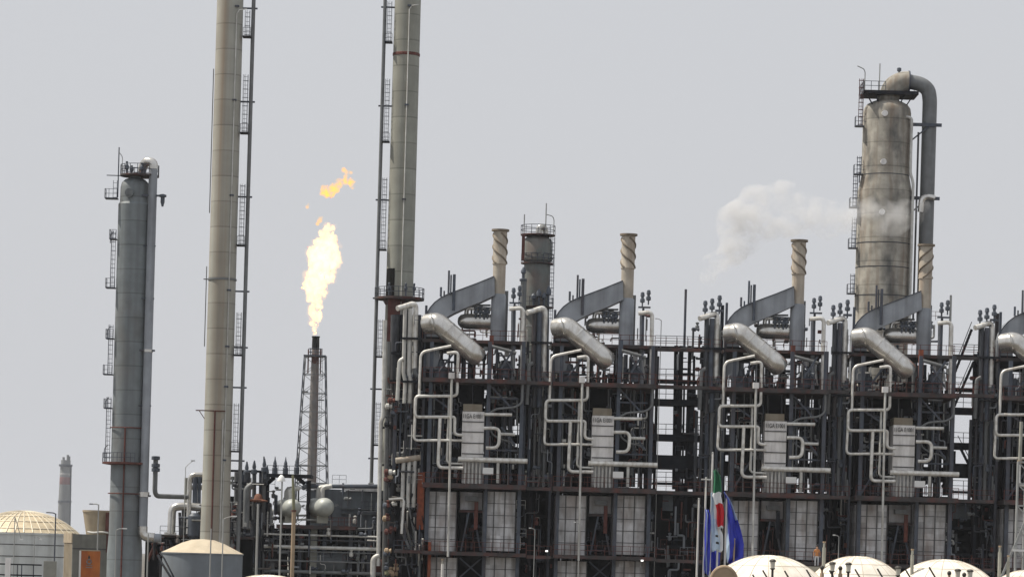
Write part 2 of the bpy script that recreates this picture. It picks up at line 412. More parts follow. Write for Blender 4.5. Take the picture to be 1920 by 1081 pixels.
    # floor of the upper deck and its machines
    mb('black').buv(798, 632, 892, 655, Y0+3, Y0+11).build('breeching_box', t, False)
    for u0, u1 in ((806, 848), (930, 962)):
        uc = (u0+u1)/2; p = P(uc, 708, Y0+4)
        o = mb('valve').lathe((p.x, Y0+4, p.z), [(.9, 0), (.9, .9), (1.2, .95), (1.2, 1.1), (.5, 1.5), (.35, 2.2), (.1, 2.3)], 16).build('fan_motor', t)
    for u, v0 in ((812, 682), (826, 690), (870, 668), (882, 690), (926, 684), (955, 676)):
        mb('steel').tube([P(u, v0, Y0+5), P(u-.5, 709, Y0+5)], .16, 8).build('stub_pipe', t)
    pipe([(918, 648), (945, 655), (968, 662)], .26, 'pipe_grey', .8)
    pipe([(938, 660), (966, 700)], .16, 'steel', .6)
    pipe([(850, 662), (822, 698)], .16, 'steel', 1.0)
    pipe([(962, 668), (966, 704)], .11, 'pipe_grey', .2)
    mb(('rust_red', 'steel', 'rust_red', 'rust_orange', 'rust')[seed]).buv(917, 629, 925, 690, Y0+1.2, Y0+1.8).build('fire_main', t, False)
    mb('panel').buv(946, 652, 955, 668, Y0+4, Y0+5).build('junction_box', t, False)
    # flue duct: arch rising from the left side and sloping to the stack
    outer = [(795, 690), (797, 600), (800, 588), (806, 577), (815, 567), (827, 558), (841, 551), (860, 544), (895, 531), (927, 518)]
    inner = [(928, 553), (900, 566), (872, 577), (850, 587), (838, 594), (828, 604), (824, 616), (823, 690)]
    o = mb('duct_grey').prism([(P(u, v, Y0+4).x, P(u, v, Y0+4).z) for u, v in outer+inner], Y0+4, Y0+7.2).build('flue_duct', t, False)
    s = mb('steel')
    for a, b in zip(outer[1:], outer[2:]): s.bar(P(*a, Y0+3.95)+Vector((0, 0, .03)), P(*b, Y0+3.95)+Vector((0, 0, .03)), .12)
    s.build('flange_edge', o, False)
    for u, v0, v1, r in ((842, 507, 552, .13), (846, 515, 552, .10), (852, 514, 582, .19), (827, 538, 556, .14), (833, 545, 556, .1)):
        mb('steel').tube([P(u, v0, Y0+3.7), P(u-(v1-v0)*.028, v1, Y0+3.7)], r, 8).build('vent_pipe', t)
    # silver bend
    o = mb('cladding').tube([P(801, 607, Y0+2.2), P(808, 606, Y0+1.8), P(820, 604, Y0+1.1), P(889, 663, Y0+.9), P(895, 668.5, Y0+1.3)], 1.26, 28, 1.1).build('transfer_bend', t)
    s = mb('cladding')
    for a, b in (((810, 605.8), (812, 605.4)), ((838, 619.4), (840, 621.1)), ((856, 634.8), (858, 636.5)), ((874, 650.2), (876, 651.9))):
        s.tube([P(*a, Y0+.9), P(*b, Y0+.9)], 1.30, 28)
    s.build('joint_band', o)
    # steam drum
    c = P(877, 602, Y0+6)
    o = mb('cladding').lathe(c, [(.05, -1.3), (.45, -1.22), (.8, -.9), (.95, -.4), (1.0, 0), (1.0, 3.6), (.9, 4.0), (.4, 4.4), (.05, 4.5)], 24, 'x').build('steam_drum', t)
    pipe([(874, 592), (875, 577), (922, 579)], .3, 'cladding', 6, .7)
    pipe([(884, 588), (884, 572), (920, 572)], .14, 'pipe_grey', 6.8, .4)
    for u, v in ((900, 585), (908, 588), (892, 586), (914, 586)): mb('valve').lathe(P(u, v+10, Y0+5), [(.12, 0), (.12, .5), (.32, .6), (.32, .9), (.12, 1.0), (.3, 1.3), (.3, 1.36), (.05, 1.4)], 10).build('valve', t)
    # stack with spiral strakes
    top = P(938.5, 430, Y0+5); zb = P(936, 640, Y0+5).z; x, y = top.x, Y0+5
    z = lambda v: P(937, v, Y0+5).z
    o = mb('sand_pipe').lathe((x, y, 0), [(.80, z(553)), (.80, z(497)), (.90, z(495)), (.90, z(494)), (.86, z(492)), (.86, z(434)), (1.09, z(433.5)), (1.09, z(430)), (.82, z(430)), (.80, z(440))], 28).build('stack', t)
    mb('duct_grey').lathe((x, y, 0), [(.92, zb-.3), (.92, z(600)), (.94, z(598)), (.92, z(596)), (.92, z(554)), (.80, z(551))], 28).build('stack_base', o)
    for k in range(3):
        pts = [Vector((x+.89*math.cos(a), y+.89*math.sin(a), z(494)+(z(437)-z(494))*i/40)) for i in range(41) for a in (2*math.pi*(k/3 - i/40*(-.9 if seed == 3 else .9)),)]
        mb('strake').tube(pts, .12, 6).build('spiral_strake', o)
    mb('strake').lathe((x, y, 0), [(.9, z(434.5)), (1.12, z(433.5)), (1.12, z(430)), (.83, z(429.8)), (.83, z(431))], 28).build('rim', o)
    mb('pipe_grey').buv(944, 545, 952, 640, Y0+7, Y0+8).build('ladder_well', t, False)
    # gas line looping over at the right
    pipe([(955, 579), (976, 577), (981, 582), (978, 720)], .3, 'pipe_alu', 2.5, .7)
    pipe([(963, 582), (961, 720)], .34, 'duct_grey', 4)
    pipe([(990, 640), (988, 720)], .2, 'pipe_dark', 4)
    mb('steel').buv(955, 566, 978, 569, Y0+2.6, Y0+3).build('beam', t, False)
    mb('steel').buv(962, 566, 966, 640, Y0+3.2, Y0+3.6).build('post', t, False)
    for u, v in ((963, 545), (974.5, 541)):
        p = P(u-.5, v+22, Y0+2.8)
        mb('valve').lathe(p, [(.09, 0), (.09, .5), (.30, .6), (.30, 1.0), (.18, 1.05), (.18, 1.3), (.28, 1.35), (.22, 1.8), (.08, 1.9)], 10).build('relief_valve', t)
    return t
FU = [938.5, 1179, 1499, 1737, 2010]
FL = ['leftmost furnace, its spiral stack right of the tall stack with the black opening',
      'furnace whose spiral stack stands just right of the grey-green column with rooftop railings',
      'furnace standing behind the flagpoles, under the drifting white steam',
      'furnace in front of the big stained tan column, its spiral stack overlapping the thick pipe',
      'furnace cut off by the right picture edge, behind the white lattice mast']
x0 = P(938.5, 430, 405).x
def foff(i):
    dx = 0; 
    for _ in range(3): dx = P(FU[i], 430+(FU[i]-938)*.03, 405+dx*.06).x - x0
    return Vector((dx, dx*.06, 0))
for i in range(5):
    f = furnace(i); f.location += foff(i); f['label'] = FL[i]

# ---------------------------------------------------------------- riser headers left of each furnace
def risers(valves, dark=True):
    t = thing('riser_header', '', 'pipe header', base(765, 1081, Y0+2), 'riser headers beside the furnaces')
    mb('pipe_alu').tube([P(745, 578, Y0+1.2), P(756, 575, Y0+1.8), P(780, 567, Y0+2.4), P(777, 700, Y0+2.4)], .34, 12, .8).build('header', t)
    for u, m, r in (((759, 'pipe_dark', .3), (769, 'steel', .34)) if dark else ((759, 'pipe_light', .24), (769, 'pipe_light', .28))):
        mb(m).tube([P(u+.8, 578, Y0+2), P(u-2.6, 700, Y0+2), P(u+1, 712, Y0+2), P(u-1, 755, Y0+2)], r, 10, .5).build('riser', t)
    mb('pipe_grey' if dark else 'pipe_light').tube([P(757, 672, Y0+1.5), P(749, 676, Y0+1.5), P(745, 750, Y0+1.5)], .26, 10, .5).build('riser', t)
    mb('pipe_grey').tube([P(777, 690, Y0+2.2), P(779, 702, Y0+2.2), P(788, 707, Y0+2.2)], .3, 10, .5).build('elbow', t)
    for v in (632, 713): mb('steel_dark').buv(752, v, 792, v+4, Y0+1.4, Y0+1.8).build('clamp_beam', t, False)
    mb('steel').buv(788, 548 if valves else 572, 792.5, 1205, Y0+3.4, Y0+3.9).build('post', t, False)
    mb('steel_dark').buv(752, 580, 758, 1205, Y0+4.4, Y0+5).build('post', t, False)
    for u in (764, 771, 778, 784): mb(random.choice(('pipe_dark', 'steel', 'duct_grey', 'pipe_grey'))).tube([P(u+3, 590, Y0+5), P(u-6, 905, Y0+5)], random.uniform(.14, .32), 10).build('pipe', t)
    for u in (742, 752, 762, 771, 781): mb(random.choice(('steel', 'pipe_dark', 'pipe_grey'))).tube([P(u, 752, Y0+3), P(u-4, 904, Y0+3)], random.uniform(.12, .28), 8).build('pipe', t)
    clutter(t, 742, 792, 600, 905, Y0+1.5, Y0+6, 70, random.randint(0, 999), ('steel', 'pipe_grey', 'duct_grey', 'pipe_light', 'rust', 'pipe_dark'), .12)
    clutter(t, 742, 792, 915, 1075, Y0+1.5, Y0+6, 28, random.randint(0, 999), ('steel', 'pipe_grey', 'pipe_dark', 'rust'), .1)
    if valves:
        mb('steel').buv(752, 545+26, 778, 549+26, Y0+2, Y0+2.5).build('valve_beam', t, False)
        mb('steel').buv(776, 561, 792, 565, Y0+2, Y0+2.5).build('valve_beam', t, False)
        for u, v in ((757, 553), (770, 549), (784, 543)):
            mb('valve').lathe(P(u-.5, v+22, Y0+2.2), [(.10, -.3), (.10, .6), (.34, .7), (.34, 1.1), (.2, 1.15), (.2, 1.5), (.3, 1.55), (.24, 2.0), (.08, 2.1)], 10).build('relief_valve', t)
    return t
h1 = risers(False, False)
h1['label'] = 'three silver riser pipes right of the tall stack with the black opening'
h2 = risers(False); h2.location += foff(1); h2['label'] = ('bent silver riser header without valves, in front of the grey-green railed column')
h3 = risers(True); h3.location += foff(2)
h3['label'] = 'riser header topped by three relief valves, left of the furnace behind the flags'
dup(h3, foff(3)-foff(2), 'riser header topped by three relief valves, just left of the big tan column')
dup(h3, foff(4)-foff(2), 'riser header topped by three relief valves, right of the open zigzag stairs')

# ---------------------------------------------------------------- walkways between the furnaces
def walkway(u0, u1, v, Ya, label):
    a, b = P(u0, v, Ya), P(u1, v, Ya); a.z = b.z = (a.z+b.z)/2
    t = thing('walkway', label, 'walkway', (a+b)/2, 'walkways joining the furnaces')
    c = (a+b)/2
    mb('deck').box((c.x, Ya+.6, c.z-.2), (b.x-a.x, 1.2, .42)).build('deck', t, False)
    mb('rust').rail(a, b, 1.2, 1.3, .06).build('railing', t, False)
LV = {'topmost': 641, 'upper': 711, 'lower': 909, 'lowest': 1037}
GAPS = [(987, 1033, 401, 'between the first two furnaces from the left'), (1228, 1352, 402, 'in the wide gap left of the flagpole furnace'),
        (1548, 1592, 403.5, 'between the flagpole furnace and the tan column furnace'), (1787, 1864, 404.5, 'at the open stairs on the far right')]
for u0, u1, Yg, txt in GAPS:
    for nm, v in LV.items():
        if nm == 'topmost' and u1-u0 < 60: continue
        walkway(u0, u1, v + ((u0+u1)/2-880)*.0, Yg if 0 else Yg, f'{nm} rusty railed walkway {txt}') if 0 else None
        zc = P(889, v, 399).z
        vm = v + ((u0+u1)/2-889)*math.tan(ROLL)
        walkway(u0, u1, vm, Yg-1.6 if nm != 'topmost' else Yg+2, f'{nm} rusty railed walkway {txt}')

# ---------------------------------------------------------------- dark racks added for the blackness behind the furnaces, and towers
def rack(u0, u1, label, wins, Yr=418., seed=1, lo=905):
    """steel rack: posts, decks and pipes, open to the sky in the windows given"""
    rr = random.Random(seed)
    t = thing('pipe_rack', label, 'pipe rack', base((u0+u1)/2, 1081, Yr), 'dark pipe racks behind the furnaces')
    off = (( (u0+u1)/2)-889)*math.tan(ROLL)
    n = max(2, round((u1-u0)/26))
    for i in range(n+1):
        u = u0+(u1-u0)*i/n
        mb('steel_dark').buv(u-2.5, 660+off, u+2.5, 1205, Yr+rr.uniform(0, 2), Yr+2.6).build('post', t, False)
    for v, th in ((720, 6), (745, 12), (812, 14), (850, 26), (905, 8), (960, 6), (1010, 8)):
        mb('steel_dark').buv(u0, v+off, u1, v+th+off, Yr-.8, Yr+5).build('deck', t, False)
    for v in (745, 812):
        a, b = P(u0, v+off, Yr-.8), P(u1, v+off, Yr-.8); a.z = b.z = (a.z+b.z)/2
        mb('steel_dark').rail(a, b, 1.2, 1.3, .07).build('railing', t, False)
    mb('black').buv(u0, lo+off, u1, 1205, Yr+3, Yr+6).build('shade_backing', t, False)  # near-black sheet added for the blackness behind the rack
    for i in range(wins):
        u = rr.uniform(u0, u1); v = rr.uniform(690, 850)+off
        mb(rr.choice(('black', 'steel_dark', 'pipe_dark'))).buv(u-rr.uniform(4, 12), v, u+rr.uniform(4, 12), v+rr.uniform(20, 60), Yr+rr.uniform(1, 3), Yr+4).build('equipment_box', t, False)
    clutter(t, u0, u1, 640+off, 904+off, Yr-3, Yr+1, int((u1-u0)*.6), seed*7, ('steel', 'pipe_dark', 'steel_dark', 'pipe_grey', 'rust'), .2)
    clutter(t, u0, u1, 915+off, 1060+off, Yr-6, Yr+1, int((u1-u0)*.25), seed*9, ('steel', 'pipe_dark', 'steel_dark', 'pipe_grey', 'rust'), .16)
    for i in range(int((u1-u0)/9)):
        u = rr.uniform(u0, u1); va = rr.uniform(640, 720)+off
        mb(rr.choice(('pipe_dark', 'steel_dark', 'pipe_grey'))).tube([P(u, va, Yr-1), P(u-4, 905+off, Yr-1)], rr.uniform(.1, .3), 8).build('pipe', t)
    return t
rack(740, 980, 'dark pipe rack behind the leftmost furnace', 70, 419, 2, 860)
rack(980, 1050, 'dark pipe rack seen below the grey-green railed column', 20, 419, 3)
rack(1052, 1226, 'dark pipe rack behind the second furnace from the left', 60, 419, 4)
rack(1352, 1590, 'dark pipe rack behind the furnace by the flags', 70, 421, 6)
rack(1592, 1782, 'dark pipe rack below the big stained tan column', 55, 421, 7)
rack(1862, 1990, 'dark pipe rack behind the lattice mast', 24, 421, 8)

def tower(u0, u1, Yt, label, stairs, seed):
    rr = random.Random(seed); off = ((u0+u1)/2-889)*math.tan(ROLL)
    t = thing('access_tower', label, 'steel tower', base((u0+u1)/2, 1081, Yt), 'open steel towers in the furnace gaps')
    um = u1-10
    for u in (u0+42, u0+58, u0+84, u1-4):
        w = 4 if u < u0+50 else 3
        mb('steel_dark').buv(u-w, 560+off if u == u1-4 else 636+off, u+w, 1205, Yt+1, Yt+2).build('post', t, False)
    for v, th in ((638, 5), (700, 6), (737, 12), (803, 12), (842, 26), (893, 4), (910, 8), (960, 5), (1010, 6)):
        mb('steel_dark').buv(u0-4, v+off, u1, v+th+off, Yt, Yt+3).build('deck', t, False)
    for v in (638, 700, 737, 803, 893):
        a, b = P(u0, v+off, Yt), P(u1, v+off, Yt); a.z = b.z = (a.z+b.z)/2
        mb('steel_dark').rail(a, b, 1.3, 1.4, .07).build('railing', t, False)
    mb('black').buv(u0-14, 912+off, u1+4, 1205, Yt+4, Yt+6).build('shade_backing', t, False)  # near-black backing, shade of the tower's depth put into its colour
    mb('building_slate').buv(u0, 915+off, u0+34, 945+off, Yt+1, Yt+4).build('equipment_box', t, False)
    for i in range(16):
        u = rr.uniform(u0+40, u1); va = rr.choice((636, 655, 740, 700))+off
        mb(rr.choice(('pipe_dark', 'steel_dark', 'pipe_grey', 'steel'))).tube([P(u, va, Yt+2.5), P(u-4, 905+off, Yt+2.5)], rr.uniform(.12, .34), 8).build('pipe', t)
    for i in range(14):
        u = rr.uniform(u0+48, u1-8); v = rr.uniform(700, 900)+off
        mb(rr.choice(('black', 'steel_dark', 'valve'))).buv(u-rr.uniform(3, 9), v, u+rr.uniform(3, 9), v+rr.uniform(8, 34), Yt+2, Yt+3.5).build('equipment_box', t, False)
    clutter(t, u0+38, u1, 590+off, 904+off, Yt-1, Yt+2, 80, seed*13, ('steel', 'pipe_dark', 'steel_dark', 'pipe_grey', 'duct_grey', 'rust'), .2)
    clutter(t, u0, u1, 915+off, 1070+off, Yt-2, Yt+2, 50, seed*17, ('steel', 'pipe_grey', 'duct_grey', 'rust'), .16)
    if stairs:
        mb('pole').tube([P(u0-3, 553, Yt-2), P(u0-6, 640+off, Yt-2)], .15, 8).build('vent_pole', t)
        for a, b in (((u0+4, 672), (u0+36, 590)), ((u0+2, 737), (u0+40, 650)), ((u0+10, 803), (u0+44, 870))):
            s = mb('steel_dark')
            for d in (0, 1.0):
                s.bar(P(a[0], a[1]+off, Yt-1.2+d), P(b[0], b[1]+off, Yt-1.2+d), .3)
                s.bar(P(a[0], a[1]+off-14, Yt-1.2+d), P(b[0], b[1]+off-14, Yt-1.2+d), .09)
            for i in range(12):
                p = P(a[0], a[1]+off, Yt-.7).lerp(P(b[0], b[1]+off, Yt-.7), (i+.5)/12); s.box(p, (.35, 1, .05))
            s.build('stair_flight', t, False)
    else:
        mb('steel').tube([P(u0+58, 535+7, Yt+.5), P(u0+55, 640+off, Yt+.5)], .16, 8).build('vent_pole', t)
    return t
tower(1228, 1350, 409, 'open steel tower with decks and a vent pole, left of the flagpoles', False, 5)
tower(1786, 1866, 410, 'open steel tower with zigzag stairs on the far right', True, 9)

# ---------------------------------------------------------------- tall stacks
def tallstack(name, label, u_ref, v_ref, Ys, r_bot, r_top, mats, side, ringv, brk, cages):
    """u_ref is the axis at v_ref; side +1 puts the riser and ladders at the right"""
    c = P(u_ref, v_ref, Ys); x = c.x; k = Ys/FPX
    t = thing(name, label, 'stack', (x, Ys, 0), 'tall pale stacks')
    zt = P(u_ref, -70, Ys).z
    o = mb(mats[0]).lathe((x, Ys, 0), [(r_bot*1.25, 0), (r_bot*1.05, 12), (r_bot, 20), (r_top, zt), (r_top-.15, zt), (r_top-.15, zt-1)], 48).build('shaft', t)
    zz = lambda v: P(u_ref+(v_ref-v)*.0288, v, Ys).z
    rad = lambda z: r_bot+(r_top-r_bot)*(z-20)/(zt-20)
    s = mb('rust')
    for v in ringv: s.lathe((x, Ys, 0), [(rad(zz(v))+.03, zz(v)-.2), (rad(zz(v))+.07, zz(v)-.15), (rad(zz(v))+.07, zz(v)+.15), (rad(zz(v))+.03, zz(v)+.2)], 48)
    if ringv: s.build('band', o)
    # thin pale conduit down the front
    lx = x + (.18 if side < 0 else .62)*r_top
    ly = Ys - math.sqrt(r_bot**2-(lx-x)**2) - .12
    mb('pipe_light').tube([(lx, ly, 1), (lx, ly, zt-6.5), (lx+.3, ly, zt-6), (lx+1.2, ly+.2, zt-5.8)], .07, 8).build('conduit', t)
    for v in brk: mb('steel').box((lx, ly+.1, zz(v)), (.5, .4, .2)).build('conduit_clip', t, False)
    rx = x + side*(r_bot + 1.15)
    o2 = mb('pipe_grey').tube([(rx, Ys, 6), (rx, Ys, zt)], .24, 12).build('riser', t)
    for v in brk:
        z = zz(v); xe = x+side*rad(z)
        mb('steel').bar((xe-side*.1, Ys, z), (rx+side*.5, Ys, z), .2).build('bracket', t, False)
    lxx = x + side*(r_bot+.5)
    for va, vb in cages:
        s = mb('steel'); za, zb_ = zz(vb), zz(va)
        s.ladder((lxx, Ys-.3, za), (lxx, Ys-.3, zb_), .45, .5, .05, .36)
        s.build('ladder', t, False)
        s = mb('steel_dark'); s.box((lxx, Ys-.5, za), (1.0, 1.2, .18)); s.rail((lxx-.45, Ys-1.0, za), (lxx+.45, Ys-1.0, za), 1.1, .5, .05)
        s.build('rest_platform', t, False)
    return t, x, zz, rad
s1, x1, zz1, rad1 = tallstack('smokestack', 'very tall cream and rust-streaked stack with ladders at its right, left of the flare',
    418, 480, 392, 1.72, 1.60, ('stack_cream',), 1, (), (15, 190, 368, 545, 650, 725, 862), ((20, 70), (140, 250), (345, 460), (585, 665), (755, 845)))
# narrow clip ring, sprinkler ring and red fire pipe of this stack
s = mb('pipe_grey'); z = zz1(524)
s.lathe((x1, 392, 0), [(1.70, z-.12), (1.78, z-.1), (1.78, z+.1), (1.70, z+.12)], 40); s.bar((x1-2.3, 392, z), (x1-1.6, 392, z), .12); s.build('clip_ring', s1)
mb('pipe_grey').tube([(x1-1.95, 392, zz1(650)), (x1-1.95, 392, zz1(500))], .06, 6).build('cable', s1)
mb('pipe_grey').tube([(x1-1.80, 392, zz1(400)), (x1-1.80, 392, zz1(130))], .06, 6).build('cable', s1)
z = zz1(771); s = mb('rust'); s.bar((x1-2.6, 390.2, z), (x1+1.0, 390.2, z), .13); s.bar((x1-2.2, 390.2, z), (x1-1.5, 390.2, z-1.0), .09)
s.tube([(x1-.25, 390.15, z), (x1-.25, 390.15, 8)], .10, 8); s.build('fire_main', s1)
mb('pipe_light').tube([(x1+.75, 390.3, z-1), (x1+.75, 390.3, 6)], .09, 8).build('conduit', s1)

s2, x2, zz2, rad2 = tallstack('smokestack', 'tall pale stack with a black opening above its railed platform',
    751, 480, 424, 1.86, 1.72, ('stack_grey',), -1, (103,), (15, 200, 376, 560, 730, 860), ((5, 82), (150, 268), (335, 470), (600, 670), (755, 835)))
z = zz2(558)
o = mb('deck').lathe((x2, 424, 0), [(1.7, z-1.2), (2.2, z-.4), (3.3, z-.3), (3.3, z), (1.7, z)], 28).build('platform', s2, False)
mb('steel').ringrail((x2, 424, z), 3.25, 1.25, 20, .08).build('railing', o, False)
s = mb('soot'); zt_, zb_ = zz2(505), zz2(556); vs = []; fs = []
for i in range(9):
    a = R(196)+R(54)*i/8
    for zq in (zb_, zt_): 
        r_ = rad2(zq)+.05; vs.append((x2+r_*math.cos(a), 424+r_*math.sin(a), zq))
for i in range(8): fs.append((2*i, 2*i+2, 2*i+3, 2*i+1))
s.raw(vs, fs).build('soot_opening', s2)
s = mb('rust'); s.box((x2-.6, 421.8, z-6.5), (1.6, .8, 13)); s.build('support_post', s2, False)
for dx, vv in ((-1.3, 545), (.9, 548), (2.0, 530)): mb('valve').lathe((x2+dx, 421.6, z+.1), [(.1, 0), (.1, .7), (.25, .8), (.25, 1.1), (.1, 1.2), (.16, 1.6), (.05, 1.7)], 10).build('valve', s2)

# ---------------------------------------------------------------- process columns
def cage(mbx, x, Y, z, h, w=.9, side=-1):
    mbx.box((x, Y, z), (w, 1.4, .14)); mbx.rail((x-w/2, Y-.7, z), (x+w/2, Y-.7, z), h, .45, .05)
    mbx.rail((x+side*w/2, Y-.7, z), (x+side*w/2, Y+.7, z), h, .7, .05)
def lcolumn():
    Y = 385.; k = Y/FPX
    c = P(252, 400, Y); x = c.x
    t = thing('distillation_column', 'slender blue-grey column with a side pipe and small ladder platforms, far left', 'column', (x, Y, 0))
    z = lambda v: P(252-(v-400)*.0288, v, Y).z
    r = 1.90
    o = mb('column_grey').lathe((x, Y, 0), [(2.1, 0), (2.1, z(1035)), (r+.06, z(1000)), (r+.04, z(386)), (r+.05, z(384)), (r-.14, z(380)), (r-.16, z(352)), (r-.3, z(343)), (r-.7, z(337)), (.7, z(334)), (.7, z(330))], 44).build('shell', t)
    s = mb('column_grey'); p = Vector((x-.45, Y-r+.1, z(365))); s.lathe(p, [(.52, -.35), (.52, 0), (.42, .25)], 20, 'y'); s.build('manhole', o)
    # top platform
    o = mb('deck').lathe((x+.5, Y, 0), [(2.35, z(331)), (2.35, z(328)), (.6, z(328)), (.6, z(331))], 28).build('top_platform', t, False)
    mb('steel').ringrail((x+.5, Y, z(328)), 2.3, 1.15, 16, .07).build('railing', o, False)
    mb('steel').tube([(x-2.0, Y-.5, z(372)), (x-2.0, Y-.5, z(278))], .07, 6).build('antenna', t)
    s = mb('steel'); s.bar((x-3.4, Y-.5, z(331)), (x-1.2, Y-.5, z(331)), .1); s.build('davit', t, False)
    mb('pole').tube([(x-1.5, Y-1, z(330)), (x-1.5, Y-1, z(296)), (x-1.9, Y-1, z(289))], .05, 6, .4).build('lamp_arm', t)
    # overhead pipe
    xp = P(285, 400, Y-1.2).x
    o = mb('duct_grey').tube([(x+.75, Y-.3, z(328)), (x+.9, Y-.5, z(314)), (x+1.35, Y-.9, z(303)), (xp, Y-1.2, z(306)), (xp, Y-1.2, z(325)), (xp, Y-1.2, z(1006)), (xp+2.2, Y-1.2, z(1006))], .52, 18, .9).build('overhead_pipe', t)
    mb('cladding').tube([(xp, Y-1.2, z(660)), (xp, Y-1.2, z(655))], .6, 18).build('collar', o); mb('cladding').tube([(xp, Y-1.2, z(930)), (xp, Y-1.2, z(921))], .66, 18).build('collar', o); mb('cladding').tube([(xp, Y-1.2, z(985)), (xp, Y-1.2, z(1004)), (xp+1.4, Y-1.2, z(1005.5))], .56, 18, .6).build('elbow', o)
    mb('cladding').tube([(x+.75, Y-.35, z(322)), (x+.9, Y-.5, z(314)), (x+1.35, Y-.9, z(303)), (xp, Y-1.2, z(306)), (xp, Y-1.2, z(318))], .55, 18, .9).build('bend_cladding', o)
    for dx, h in ((-.9, 1.3), (-.3, .9), (.9, 1.2)): mb('valve').lathe((x+dx, Y-1.4, z(330)), [(.1, 0), (.1, .4*h), (.26, .5*h), (.26, .8*h), (.1, h), (.16, 1.2*h)], 10).build('valve', t)
    for v in (368, 462, 560, 657, 760, 928): mb('steel').bar((x+1.0, Y-1.4, z(v)), (xp+.85 if v in (368, 657, 928) else xp+.6, Y-1.4, z(v)), .22 if v in (368, 657, 928) else .12).build('bracket', t, False)
    mb('valve').lathe((xp+1.25, Y-1.4, z(388)), [(.12, 0), (.18, .3), (.25, .5), (.25, 1.1), (.45, 1.15), (.45, 1.4), (.15, 1.5)], 12).build('relief_valve', t)
    # ladders and resting cages down the left side
    for va, vb in ((340, 376), (435, 541), (610, 703), (745, 870)):
        s = mb('steel'); xl = x-r-.45
        s.ladder((xl, Y-.4, z(vb)), (xl, Y-.4, z(va)), .45, .5, .05, .3 if vb-va > 50 else 0)
        s.build('ladder', t, False)
    for v, w in ((374, 1.5), (450, .8), (541, 1.1), (636, .9), (703, 1.1), (766, .9)):
        s = mb('steel'); cage(s, x-r-.1-w/2, Y-.3, z(v), 1.1, w); s.build('rest_platform', t, False)
    for v in (612, 745, 435, 835): mb('steel').tube([(x-r-.9, Y, z(v+22)), (x-r-.9, Y, z(v+6)), (x-r-.5, Y, z(v))], .05, 6, .3).build('lamp_arm', t)
    # rusty rings and red fire pipe
    z1 = z(868); o = mb('rust').lathe((x-.2, Y, 0), [(r-.1, z1-.25), (r+.9, z1-.12), (r+.9, z1+.1), (r-.1, z1+.1)], 30).build('ring_platform', t, False)
    mb('steel').ringrail((x-.2, Y, z1+.1), r+.85, 1.1, 16, .06, R(120), R(300)).build('railing', o, False)
    s = mb('rust')
    for v in (802, 925): s.tube([(x+(r+.25)*math.cos(a), Y+(r+.25)*math.sin(a), z(v)) for a in [R(190+160*i/14) for i in range(15)]], .08, 6)
    s.tube([(x-.1, Y-r-.25, z(802)), (x-.1, Y-r-.25, 3)], .10, 8); s.build('fire_main', t)
    return t
lcolumn()

def mcolumn():
    Y = 432.; c = P(1007, 500, Y); x = c.x; z = lambda v: P(1007-(v-500)*.0288, v, Y).z
    t = thing('distillation_column', 'grey-green column with railed top and ring platforms, behind the second furnace', 'column', (x, Y, 0))
    o = mb('column_green').lathe((x, Y, 0), [(1.75, 0), (1.75, z(492)), (2.02, z(488)), (2.02, z(456)), (1.9, z(450)), (1.5, z(445)), (.7, z(442)), (.7, z(438))], 36).build('shell', t)
    s = mb('column_green'); s.lathe(Vector((x+.35, Y-1.9, z(474))), [(.5, -.2), (.5, .1), (.4, .2)], 18, 'y'); s.build('manhole', o)
    for v, r in ((440, 2.35), (493, 2.2), (575, 2.4)):
        o = mb('deck').lathe((x, Y, 0), [(1.5 if v > 450 else .5, z(v)-.25), (r, z(v)-.15), (r, z(v)), (1.5 if v > 450 else .5, z(v))], 28).build('platform', t, False)
        mb('steel').ringrail((x, Y, z(v)), r-.05, 1.2, 16, .07).build('railing', o, False)
    mb('pole').tube([(x+1.0, Y-1, z(440)), (x+1.0, Y-1, z(382))], .08, 6).build('antenna', t)
    mb('pole').tube([(x+2.1, Y-1, z(440)), (x+2.1, Y-1, z(412)), (x+1.9, Y-1, z(406)), (x+1.1, Y-1, z(403))], .06, 6, .4).build('lamp_arm', t)
    mb('pole').tube([(x-1.9, Y-1, z(440)), (x-1.9, Y-1, z(404))], .08, 6).build('antenna', t)
    mb('cladding').tube([(x+.1, Y-.6, z(440)), (x+.1, Y-.6, z(428)), (x+.6, Y-.4, z(424)), (x+1.0, Y, z(430)), (x+1.0, Y, z(440))], .42, 14, .6).build('vent_bend', t)
    mb('rust').buv(978, 438, 984, 488, Y-2.4, Y-2).build('ladder_well', t, False)
    s = mb('steel'); s.ladder((x+2.0, Y-.8, z(600)), (x+2.0, Y-.8, z(445)), .45, .5, .06, .35); s.build('ladder', t, False)
    mb('pipe_grey').tube([P(982, 525, Y-3), P(979, 640, Y-3)], .4, 12).build('side_pipe', t)
    mb('valve').lathe(P(981, 527, Y-3), [(.5, 0), (.5, .3), (.2, .4), (.2, 1.0), (.35, 1.1), (.35, 1.4), (.1, 1.9)], 12).build('relief_valve', t)
    for u, v, h in ((1000, 572, 1.6), (1010, 572, 2.2), (1020, 572, 1.7), (1028, 572, 2.6)):
        mb('valve').lathe(P(u, v, Y-2.4), [(.14, 0), (.14, h*.5), (.34, h*.55), (.34, h*.8), (.1, h)], 10).build('valve', t)
    return t
mcolumn()

